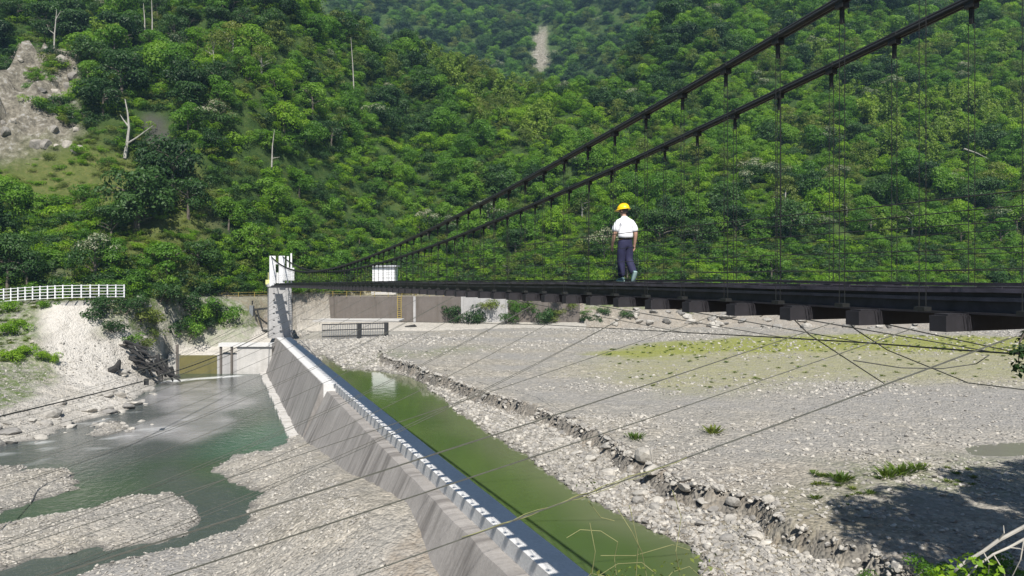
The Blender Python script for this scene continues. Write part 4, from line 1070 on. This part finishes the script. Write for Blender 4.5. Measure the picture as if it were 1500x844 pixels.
# keep only what the camera could see: walk each column of sight
e_top = (cz + 9) / cy_
vis = np.ones(len(cand), bool)
az = np.round(cx_ / cy_ * 60).astype(int)
for a in np.unique(az):
    ii = np.where(az == a)[0]; ii = ii[np.argsort(cy_[ii])]; m_ = -9
    for i in ii:
        if e_top[i] < m_ - 0.012: vis[i] = False
        m_ = max(m_, cz[i] / cy_[i] + 0.01)
vis &= (cz / cy_ < 0.46)
sel = []; D_FORK = hit(183, 228)
for i in np.where(vis & (tt > 1.5))[0]:
    if Zs['scar'][i] > -2.2 or Zs['soil'][i] > -1.2 or Zs['soil2'][i] > -1 or Zs['slide'][i] > -3 or Zs['rubb'][i] > -1: continue
    r = random.random(); k = nzk[i] + random.uniform(-0.12, 0.12)
    if Zs['dark'][i] > 0: kind = 'dark_tree' if r < 0.85 else 'mid_tree'
    elif Zs['dark2'][i] > 0: kind = 'dark_tree' if r < 0.7 else 'mid_tree'
    elif Zs['meadow'][i] > -1:
        if r < 0.2: continue
        kind = 'bush_olive' if r < 0.5 else 'bush' if r < 0.8 else 'bush_mid' if r < 0.94 else 'bright_tree'
    elif Zs['bamb'][i] > 0: kind = 'bamboo' if r < 0.45 else 'olive_tree' if r < 0.7 else 'bright_tree'
    elif Zs['bamb2'][i] > 0: kind = 'bamboo' if r < 0.75 else 'bright_tree'
    elif Zs['rdark'][i] > 0: kind = 'dark_tree' if r < 0.6 else 'mid_tree'
    elif Zs['bright'][i] > 0: kind = 'bush' if r < 0.42 else 'bright_tree' if r < 0.62 else 'bush_mid' if r < 0.8 else 'mid_tree'
    elif cy_[i] > 300: kind = 'dark_tree' if r < 0.4 else 'mid_tree' if r < 0.66 else 'mid_tree_b' if r < 0.82 else 'olive_tree' if r < 0.93 else 'cream_tree'
    elif k < -0.09: kind = 'dark_tree' if r < 0.66 else 'mid_tree' if r < 0.9 else 'cream_tree'
    elif k < 0.05: kind = 'mid_tree' if r < 0.3 else 'mid_tree_b' if r < 0.48 else 'bright_tree' if r < 0.62 else 'cream_tree' if r < 0.72 else 'dark_tree' if r < 0.86 else 'olive_tree'
    else: kind = 'bright_tree' if r < 0.4 else 'mid_tree' if r < 0.6 else 'olive_tree' if r < 0.72 else 'bush' if r < 0.88 else 'bamboo' if r < 0.93 else 'mid_tree_b'
    if tt[i] < 13 and not kind.startswith('bush') and Zs['dark'][i] < 0 and r < 0.8: kind = random.choice(['bush', 'bush_mid', 'bush_dark', 'bush_mid', 'bush_olive'])
    s = random.uniform(0.8, 1.45) * (csp[i] / 5.6) ** 0.7 * (1.15 if kind.startswith('bush') else 1.0)
    if Zs['dark'][i] > 0 and kind == 'dark_tree': s *= 1.2
    if any(abs(cx_[i] / cy_[i] - D0.x / D0.y) < 0.024 and -15 < cy_[i] - D0.y < 3 for D0 in (D_FORK,)):
        if not kind.startswith('bush') and r > 0.12: continue
        s = min(s, 0.8)
    sel.append((cy_[i], kind, (cx_[i], cy_[i], cz[i] - (0.3 if kind.startswith('bush') else 1.9 * s)), s))
sel.sort(key=lambda a: a[0] - (20 if a[2][0] < -60 else 0))
NT, NB = 262, 60
nt = nb = 0; rest = []
for y_, kind, p, s in sel:
    isb = kind.startswith('bush')
    if (isb and nb < NB) or (not isb and nt < NT):
        w = where((p[0], p[1], p[2] + 4)); lab = KINDS[kind][1] + ' ' + w
        if kind == 'mid_tree_b': pass
        plant(kind, p, s, lab, ('shrubs ' if isb else 'trees ') + w)
        if isb: nb += 1
        else: nt += 1
    else: rest.append((kind, p, s))
order = list(KINDS)
srcs, off = [], {}
for k in order:
    off[k] = len(srcs)
    for v in VAR[k]: srcs.append(next(c for c in v.children if c.name.startswith(('crown', 'foliage'))))
pts = [r[1] for r in rest]; scl = [r[2] for r in rest]; knd = [off[r[0]] + random.randrange(len(VAR[r[0]])) for r in rest]
gn_scatter('forest', pts, scl, knd, srcs, 5, 0.05)
# undergrowth between the trees
N = 60000
uy = 98 + 250 * rng.random(N) ** 1.5; ux = (rng.random(N) * 2 - 1) * 0.74 * uy
ut = uy - hill_base(ux); uz = H(ux, uy)
ok = (ut > 0.5) & ((rng.random(N) < 0.42) | (ut < 14))
for nm, P, w in (('scar', SCAR, -0.3), ('soil', SOIL, -0.3), ('soil2', SOIL2, -0.2), ('slide', SLIDE, -1.5), ('rubb', RUBB, 0.0)):
    ok &= (sdf(P, ux, uy) + fbm(ux * 0.4, uy * 0.4, 7) * 3 < w) | ((nm == 'scar') & (fbm(ux * 0.13, uy * 0.13, 8, 3) > 0.07))
mead = sdf(MEADOW, ux, uy) > 0
ok &= (~mead) | (rng.random(N) < 0.6)
P3 = np.stack([ux, uy, uz - 0.2], 1)[ok]; mead = mead[ok]
kk = np.where(mead, np.where(rng.random(len(P3)) < 0.6, 2, 0), rng.integers(0, 4, len(P3)))
bsrc = [next(c for c in VAR[k][0].children if c.name.startswith('foliage')) for k in ('bush', 'bush_mid', 'bush_olive', 'bush_dark')]
gn_scatter('undergrowth', P3, rng.uniform(0.4, 1.1, len(P3)) * np.where(mead, 0.6, 1.0) * np.clip(P3[:, 1] / 160, 1, 1.8), kk, bsrc, 9, 0.3, (1, 1, 0.85))

def put(kind, px, py, Y=None, z=None, s=1.0, label='', group=None):
    p = at(px, py, Y=Y) if Y else hit(px, py)
    return plant(kind, (p.x, p.y, (p.z if Y else h1(p.x, p.y)) - 0.15 if z is None else z), s, label, group)
# shrubs on the left bank under the railing, named by where they root
for px_, py_, s, kind in ((140, 470, 0.86, 'bush_dark'), (165, 485, 0.81, 'bush_dark'), (150, 452, 0.96, 'bush_dark'), (190, 500, 0.78, 'bush_mid'), (205, 470, 1.16, 'bush_olive'), (200, 448, 0.87, 'bush_dark'), (225, 495, 0.84, 'bush_olive'), (235, 455, 0.99, 'bush_dark'), (245, 480, 0.96, 'bush_dark'), (262, 490, 0.85, 'bush_dark'), (270, 455, 1.14, 'bush_dark'), (282, 482, 0.93, 'bush_mid'), (300, 455, 1.05, 'bush_mid'), (303, 480, 0.82, 'bush_dark'), (320, 474, 0.77, 'bush_mid'), (290, 470, 1.12, 'bush_mid'), (255, 465, 0.96, 'bush_olive'), (225, 475, 1.07, 'bush_olive'), (180, 460, 0.93, 'bush_dark'), (310, 462, 0.95, 'bush_dark'), (330, 470, 1.15, 'bush_mid'), (240, 500, 0.77, 'bush_olive'), (212, 510, 0.85, 'bush_olive'), (275, 498, 1.10, 'bush_mid')):
    put(kind, px_, py_, s=s, label=KINDS[kind][1] + ' on the bank between the pale slope and the pier', group='shrubs on the bank left of the pier')
for px_, py_, s in ((20, 455, 0.7), (60, 452, 0.55), (35, 520, 0.7), (60, 525, 0.6), (12, 530, 0.8), (5, 490, 0.8), (30, 480, 0.6), (75, 530, 0.45)):
    put('bush', px_, py_, s=s, label='low bright green shrub on the grassy bank left of the pale slope', group='shrubs on the left grassy bank')
for i in range(26):
    x_ = random.uniform(13, 100); y_ = random.uniform(139, 147); k = random.choice(['bush_mid', 'bush_dark', 'bush_olive', 'bush'])
    plant(k, (x_, y_, h1(x_, y_) - 0.2), random.uniform(0.6, 1.2), KINDS[k][1] + ' among the riprap under the deck on the far bank', 'shrubs on the far riprap')
for i in range(22):
    px_ = random.choice([random.gauss(725, 26), random.uniform(650, 880), random.gauss(815, 20)]); a = at(px_, 455, Y=140.0)
    plant(random.choice(['bush_dark', 'bush_dark', 'bush_mid', 'bush_olive']), (a.x, random.uniform(138.2, 140.4), random.choice([-8.7, -8.4, -7.2, -5.8, -4.6])), random.uniform(0.5, 1.25), 'ragged green creeper mass hanging over the far retaining wall or rooted at its foot', 'creepers on the retaining wall')
# big trees standing behind the railing at the left edge of the picture
for px_, s, k in ((10, 1.0, 'dark_tree'), (40, 0.85, 'dark_tree'), (-25, 1.1, 'dark_tree')):
    a = at(px_, 425, Y=101); plant(k, (a.x, 101, -3.2), s, 'dark green broadleaf tree standing right behind the left end of the white railing', 'trees behind the railing end')
# bare and dead trees
def bare(name, label, segs, r0, m, cat='tree'):
    p0 = segs[0][0]; root = empty(name, p0, label, cat)
    for j, s in enumerate(segs):
        n = len(s); MB().tube(s, [max(0.02, r0 * (0.5 if j else 1) * (1 - 0.8 * i / (n - 1))) for i in range(n)], 6).build('trunk' if j == 0 else 'branch', m, root)
b0 = hit(183, 228); Yb = b0.y - 0.5
q = lambda x, y: at(x, y, Y=Yb)
bare('dead_tree', 'bleached dead tree with a forked bare trunk on the left spur', [[q(183, 232), q(187, 205), q(189, 188), q(187, 165), q(183, 145)], [q(187, 210), q(200, 202), q(212, 193), q(224, 184)], [q(188, 185), q(181, 176), q(176, 168)]], 0.34, M['pale_bark'])
b0 = hit(80, 72); Yb = b0.y - 1
bare('dead_tree', 'thin bare dead tree rising beside the top of the cliff scar', [[q(79, 78), q(80, 50), q(82, 28), q(83, 14)], [q(81, 30), q(88, 18), q(92, 17)], [q(80, 50), q(72, 44), q(69, 36)]], 0.2, M['pale_bark'])
b0 = hit(519, 128); Yb = b0.y - 5
bare('bare_pole_tree', 'slender bare pole-like trunk standing above the canopy over the pylon', [[q(519, 150), q(517, 100), q(514, 55)]], 0.2, M['pale_bark'])
for x0_, x1_, yt, lab in ((210, 212, 5, 'straight pale trunk at the top of the left spur, shorter of the pair'), (222, 223, -4, 'straight pale trunk at the top of the left spur, taller of the pair')):
    Yb = hit(x0_, 50).y - 5; bare('bare_pole_tree', lab, [[q(x1_, 60), q(x1_, 30), q(x0_, yt)]], 0.2, M['pale_bark'])
b0 = hit(400, 235); Yb = b0.y - 5
bare('bare_pole_tree', 'thin pale bare trunk in the middle of the slope over the pylon', [[q(398, 245), q(399, 215), q(402, 190)], [q(399, 232), q(410, 230)]], 0.16, M['pale_bark'])
b0 = hit(1430, 232); Yb = b0.y - 5
bare('fallen_trunk', 'pale fallen trunk leaning across the bamboo at the right', [[q(1412, 218), q(1430, 224), q(1448, 233)]], 0.2, M['pale_bark'], 'fallen trunk')
# driftwood by the lower pool
dr = empty('driftwood_pile', at(225, 545, Y=96), 'heap of blackened driftwood logs at the edge of the lower pool', 'driftwood')
rd = random.Random(5)
for i in range(40):
    t = rd.random(); a = at(188 + 62 * t + rd.uniform(-8, 8), 515 + 34 * t + rd.uniform(-12, 16) * (1 - t * 0.5), Y=95.5 + rd.uniform(-1.2, 1.2))
    ang = rd.gauss(-0.5, 0.5); L = rd.uniform(1.2, 3.4); d = Vector((math.cos(ang), rd.uniform(-.4, .4), math.sin(ang))) * L / 2
    a.z = max(a.z, -13.8); r0 = rd.uniform(0.12, 0.3); MB().tube([a - d, a + Vector((0, 0, rd.uniform(-.2, .2))), a + d], [r0, r0 * 0.9, r0 * 0.5], 6).build('log', M['drift'], dr)
a = at(172, 538, Y=91); dl = MB().tube([a + Vector((-0.9, 0, -0.5)), a, a + Vector((0.3, 0, 0.9))], [0.5, 0.45, 0.15], 6).build('driftwood_stump', M['drift']); tag(dl, 'small black driftwood stump on the pale bank beside the log heap', 'driftwood')
a = at(597, 480, Y=136); dl = MB().tube([a + Vector((-0.7, 0, -0.8)), a + Vector((-0.3, 0, 0.1)), a + Vector((1.3, 0, 0.35)), a + Vector((1.7, 0, 0.2))], [0.2, 0.28, 0.3, 0.1], 6).build('driftwood_snag', M['drift']); tag(dl, 'dark bent driftwood snag beside the intake screen', 'driftwood')
# weeds
def make_tuft(n=60, h=0.7, R=0.5, m='leaf_grass'):
    co, T = [], []
    for i in range(n):
        a, k = random.uniform(0, 6.283), random.random(); b = Vector((math.cos(a) * R * 0.4 * k, math.sin(a) * R * 0.4 * k, 0)); hh = h * random.uniform(0.5, 1)
        tp = b + Vector((math.cos(a) * R * k, math.sin(a) * R * k, hh)); w = Vector((-math.sin(a), math.cos(a), 0)) * 0.035
        md = b.lerp(tp, 0.55) + Vector((0, 0, 0.1 * h)); co += [b, md - w, tp, md + w]; T += [random.random()] * 4
    o = np_mesh('grass_tuft', np.array([tuple(v) for v in co]), np.arange(len(co)).reshape(-1, 4), M[m]); fattr(o, 'tint', T); return o
tuft = None
for px_, py_, s, lab in ((930, 645, 0.8, 'small yellow green tuft of weeds just above the broken terrace edge'), (1044, 636, 0.95, 'bright green tuft of weeds alone on the open gravel'), (1232, 706, 0.8, 'green weed tuft on the gravel left of the tree shadow'), (1300, 700, 0.9, 'pair of tall green weed tufts above the tree shadow'), (1322, 696, 1.0, 'pair of tall green weed tufts above the tree shadow'), (1345, 690, 0.7, 'small green weed tuft above the tree shadow, nearest the puddle')):
    if tuft is None: o = tuft = make_tuft()
    else: o = tuft.copy(); COL.objects.link(o)
    p = hit(px_, py_); o.location = p; o.scale = (s * 1.6, s * 1.6, s * 0.8); o.rotation_euler.z = random.uniform(0, 6); tag(o, lab, 'weeds', 'weed tufts on the gravel')
N = 26000
d_ = 24 + 115 * rng.random(N); s_ = (rng.random(N) * 2 - 1) * 0.73; gx, gy = s_ * d_, d_; gzv = H(gx, gy); g0 = gx + K * gy; nn_ = fbm(gx * 0.3, gy * 0.3, 111) * 6
pr_ = np.maximum.reduce([(sdf(WEEDP, gx, gy) + nn_ > 0) * 0.35, (sdf(ALGAE, gx, gy) + nn_ > 0) * 0.10, (sdf(OLIVE, gx, gy) + nn_ > 0) * 0.04, ((g0 < 9.9) & (gzv > -9.5) & (gzv < -2.9) & (gy < 106)) * 0.8])
pr_ = np.where(sdf(WHITE_SLOPE, gx, gy) > -1, 0, pr_); pr_ = np.where((g0 > 9.9) & (g0 < 11.6), 0, pr_)
ok = rng.random(N) < pr_; P3 = np.stack([gx, gy, gzv], 1)[ok]
gn_scatter('weeds', P3, rng.uniform(0.2, 0.55, len(P3)) * np.where(P3[:, 0] < -30, 1.5, 1), np.zeros(len(P3)), [tuft], 13, 0.2, (1.3, 1.3, 0.55))

# the tall tree on the near right bank: its shade falls on the gravel, one branch hangs into view
nr = empty('shade_tree', (19.5, 12, h1(19.5, 12)), 'tall shade tree on the near right bank with a leafy branch hanging by the deck', 'tree')
z0 = h1(19.5, 12)
def wtube(pts, r, name, m, parent): return MB().tube(pts, r, 7).build(name, m, parent)
wtube([(19.5, 12, z0 - 0.5), (19.3, 12.2, z0 + 5), (18.8, 12.6, 3), (18.4, 12.8, 8)], [0.5, 0.4, 0.3, 0.12], 'trunk', M['bark'], nr)
SH = pp(-9.1, (1208, 768), (1236, 742), (1268, 722), (1310, 716), (1345, 700), (1400, 694), (1440, 698), (1500, 680), (1660, 670), (1760, 800), (1700, 900), (1420, 880), (1290, 822), (1238, 800))
c = []
while len(c) < 150:
    gx1, gy1 = random.uniform(8, 42), random.uniform(18, 40)
    if not inz(SH, gx1, gy1, 0.55): continue
    hh1 = random.uniform(9.5, 18); px1, py1 = gx1 + to_sun.x / to_sun.z * hh1, gy1 + to_sun.y / to_sun.z * hh1
    if px1 > 0.71 * max(py1, 0) + 2.2: c.append((px1, py1, -9.1 + hh1))
r = [random.uniform(0.6, 1.45) for _ in c]
cr = crown_obj('crown', c, r, 190, 0.18, M['leaf_dark'], nr); cr.location = -nr.location
tip = [at(1560, 440, Y=13), at(1512, 470, Y=13), at(1494, 500, Y=13), at(1492, 530, Y=13)]
wtube([(18.5, 13.0, 2.0), (14.5, 13.4, 0.6)] + tip, [0.12, 0.07, 0.04, 0.025, 0.015, 0.008], 'branch', M['bark'], nr)
c = [tuple(at(x, y, Y=13 + random.uniform(-.2, .2))) for x, y in ((1515, 468), (1506, 490), (1500, 500), (1493, 512), (1489, 520), (1494, 538), (1496, 545), (1525, 460), (1520, 500), (1512, 545), (1508, 520))]
sp = crown_obj('foliage', c, [0.13] * len(c), 1500, 0.055, M['leaf_dark'], nr); sp.location = -nr.location
# scrub in the near right corner and the bare branch over it
for px_, py_, s in ((1275, 846, 0.25), (1320, 862, 0.3), (1370, 862, 0.3), (1240, 870, 0.25), (1420, 868, 0.3), (1470, 860, 0.3)):
    p = at(px_, py_, -9.2); plant('bush_mid', (p.x, p.y, h1(p.x, p.y) - 0.15), s, 'small leafy shrub in the shade at the near right corner', 'shrubs in the near right corner')
nb_ = empty('bare_branch', at(1410, 836, Y=12), 'pale bare forked branch reaching in over the shaded gravel', 'branch')
y_ = lambda a, b, Y=12: at(a, b, Y=Y)
wtube([y_(1640, 700), y_(1500, 772), y_(1462, 792), y_(1440, 808), y_(1410, 826), y_(1392, 842), y_(1370, 870)], [0.036, 0.032, 0.03, 0.027, 0.026, 0.022, 0.018], 'stem', M['pale_bark'], nb_)
wtube([y_(1560, 770), y_(1500, 790), y_(1478, 802), y_(1455, 812), y_(1430, 830), y_(1405, 858)], [0.024, 0.022, 0.02, 0.018, 0.016, 0.012], 'stem', M['pale_bark'], nb_)
for a_, b_ in (((1478, 802), (1500, 806)), ((1462, 792), (1470, 770)), ((1455, 812), (1475, 860)), ((1500, 790), (1480, 850)), ((1440, 808), (1448, 840))):
    wtube([y_(*a_), y_((a_[0] + b_[0]) / 2 + 5, (a_[1] + b_[1]) / 2, 11.9), y_(*b_)], [0.011, 0.009, 0.005], 'twig', M['pale_bark'], nb_)
c = [tuple(y_(x, y, 12 + random.uniform(-.3, .3))) for x, y in ((1400, 838), (1425, 826), (1380, 846), (1450, 836), (1360, 850), (1440, 846))]
sp = crown_obj('foliage', c, [0.22] * len(c), 420, 0.06, M['leaf_bright'], nb_); sp.location = -nb_.location
# dry vine stems trailing from the nearest tie wire
vn = empty('climbing_vine', at(930, 744, Y=5.8), 'dry yellowish vine stems trailing from the nearest tie wire above the pool', 'vine')
g_ = lambda pts, Y=5.8, r=0.006: wtube([at(x, y + 18, Y=Y + random.uniform(-.08, .08)) for x, y in pts], r, 'stem', M['vine'], vn)
def tie_at(px):
    for p, q in zip(near_tie[:-1], near_tie[1:]):
        for j in range(24):
            r_ = p.lerp(q, j / 24)
            if r_.y > 0.5 and CX + F_PX * r_.x / r_.y <= px: return r_
    return near_tie[-1]
def along(pxs, r, dz):
    wtube([tie_at(x) + Vector((0, random.uniform(-.012, .012), dz + random.uniform(-.012, .012))) for x in pxs], r, 'stem', M['vine'], vn)
along(range(1010, 680, -18), 0.003, 0.008); along(range(985, 740, -17), 0.0025, -0.008); along(range(940, 820, -12), 0.002, 0.014)
for pts in ([(830, 770), (850, 758), (880, 760), (905, 776), (900, 800), (906, 850)], [(864, 748), (872, 790), (866, 830), (874, 860)], [(905, 728), (925, 760), (940, 790), (948, 830), (960, 860)], [(862, 716), (880, 740), (900, 745)],
            [(922, 722), (935, 780), (930, 850)], [(880, 796), (930, 796), (985, 780), (1010, 788)], [(960, 850), (985, 820), (1010, 812), (1030, 830), (1020, 860)], [(870, 830), (905, 808), (940, 806), (960, 822)],
            [(985, 700), (998, 740), (990, 790), (1000, 850)], [(840, 850), (866, 822), (885, 826), (900, 850)], [(1000, 850), (1040, 812), (1060, 818), (1075, 850)]):
    g_(pts, 5.8, 0.0030)
c = [tuple(at(x, y, Y=5.8 + random.uniform(-.1, .1))) for x, y in ((905, 850), (930, 842), (880, 846), (960, 846), (985, 836), (1015, 822), (862, 716), (990, 848), (1040, 826))]
sp = crown_obj('foliage', c, [0.10] * len(c), 900, 0.022, M['leaf_grass'], vn); sp.location = -vn.location
# dry litter against the near end of the dam
for kind, root in [(k, v) for k in VAR for v in VAR[k]]:
    if root.location.z < -250:
        for ch in list(root.children): bpy.data.objects.remove(ch)
        bpy.data.objects.remove(root)

# ------------------------------------------------------------------ air
hzb = MB().box((0, 370, 240), (900, 870, 520)).build('haze', bpy.data.materials.new('haze_air')); tag(hzb, kind='stuff')
hm = hzb.data.materials[0]; hm.use_nodes = True; ht = hm.node_tree; ht.nodes.clear()
ho, hv = ht.nodes.new('ShaderNodeOutputMaterial'), ht.nodes.new('ShaderNodeVolumePrincipled')
hv.inputs['Color'].default_value = (0.45, 0.72, 1.0, 1); hv.inputs['Density'].default_value = 0.00020; hv.inputs['Anisotropy'].default_value = 0.1
ht.links.new(hv.outputs[0], ho.inputs['Volume'])

# ------------------------------------------------------------------ camera, sun, sky
cam = bpy.data.cameras.new('camera'); co_ = bpy.data.objects.new('camera', cam); COL.objects.link(co_)
co_.rotation_euler = (math.pi / 2, 0, 0); cam.sensor_width = 36; cam.lens = 36 * F_PX / 1500; cam.shift_y = -(422 - HZ) / 1500
cam.clip_start = 0.1; cam.clip_end = 3000; scene.camera = co_

sun = bpy.data.lights.new('sun', 'SUN'); sun.energy = 5.0; sun.angle = R(0.53); sun.color = (1.0, 0.96, 0.90)
so = bpy.data.objects.new('sun', sun); COL.objects.link(so); so.rotation_euler = (-to_sun).to_track_quat('-Z', 'Y').to_euler(); so.location = (0, -50, 80)
w = bpy.data.worlds.new('World'); scene.world = w; w.use_nodes = True; nt = w.node_tree
sky = nt.nodes.new('ShaderNodeTexSky'); sky.sky_type = 'NISHITA'; sky.sun_disc = False; sky.ozone_density = 3.5; sky.dust_density = 0.4
sky.sun_elevation = math.asin(to_sun.z); sky.sun_rotation = math.atan2(to_sun.x, to_sun.y)
nt.links.new(sky.outputs[0], nt.nodes['Background'].inputs['Color']); nt.nodes['Background'].inputs['Strength'].default_value = 0.062
vs = scene.view_settings; vs.view_transform = 'Standard'; vs.look = 'None'; vs.exposure = 0.48; vs.gamma = 1.0; vs.use_curve_mapping = False
scene.cycles.max_bounces = 5; scene.cycles.volume_bounces = 0; scene.cycles.diffuse_bounces = 2; scene.cycles.glossy_bounces = 2; scene.cycles.transparent_max_bounces = 6; scene.cycles.transmission_bounces = 2
scene.cycles.use_denoising = True
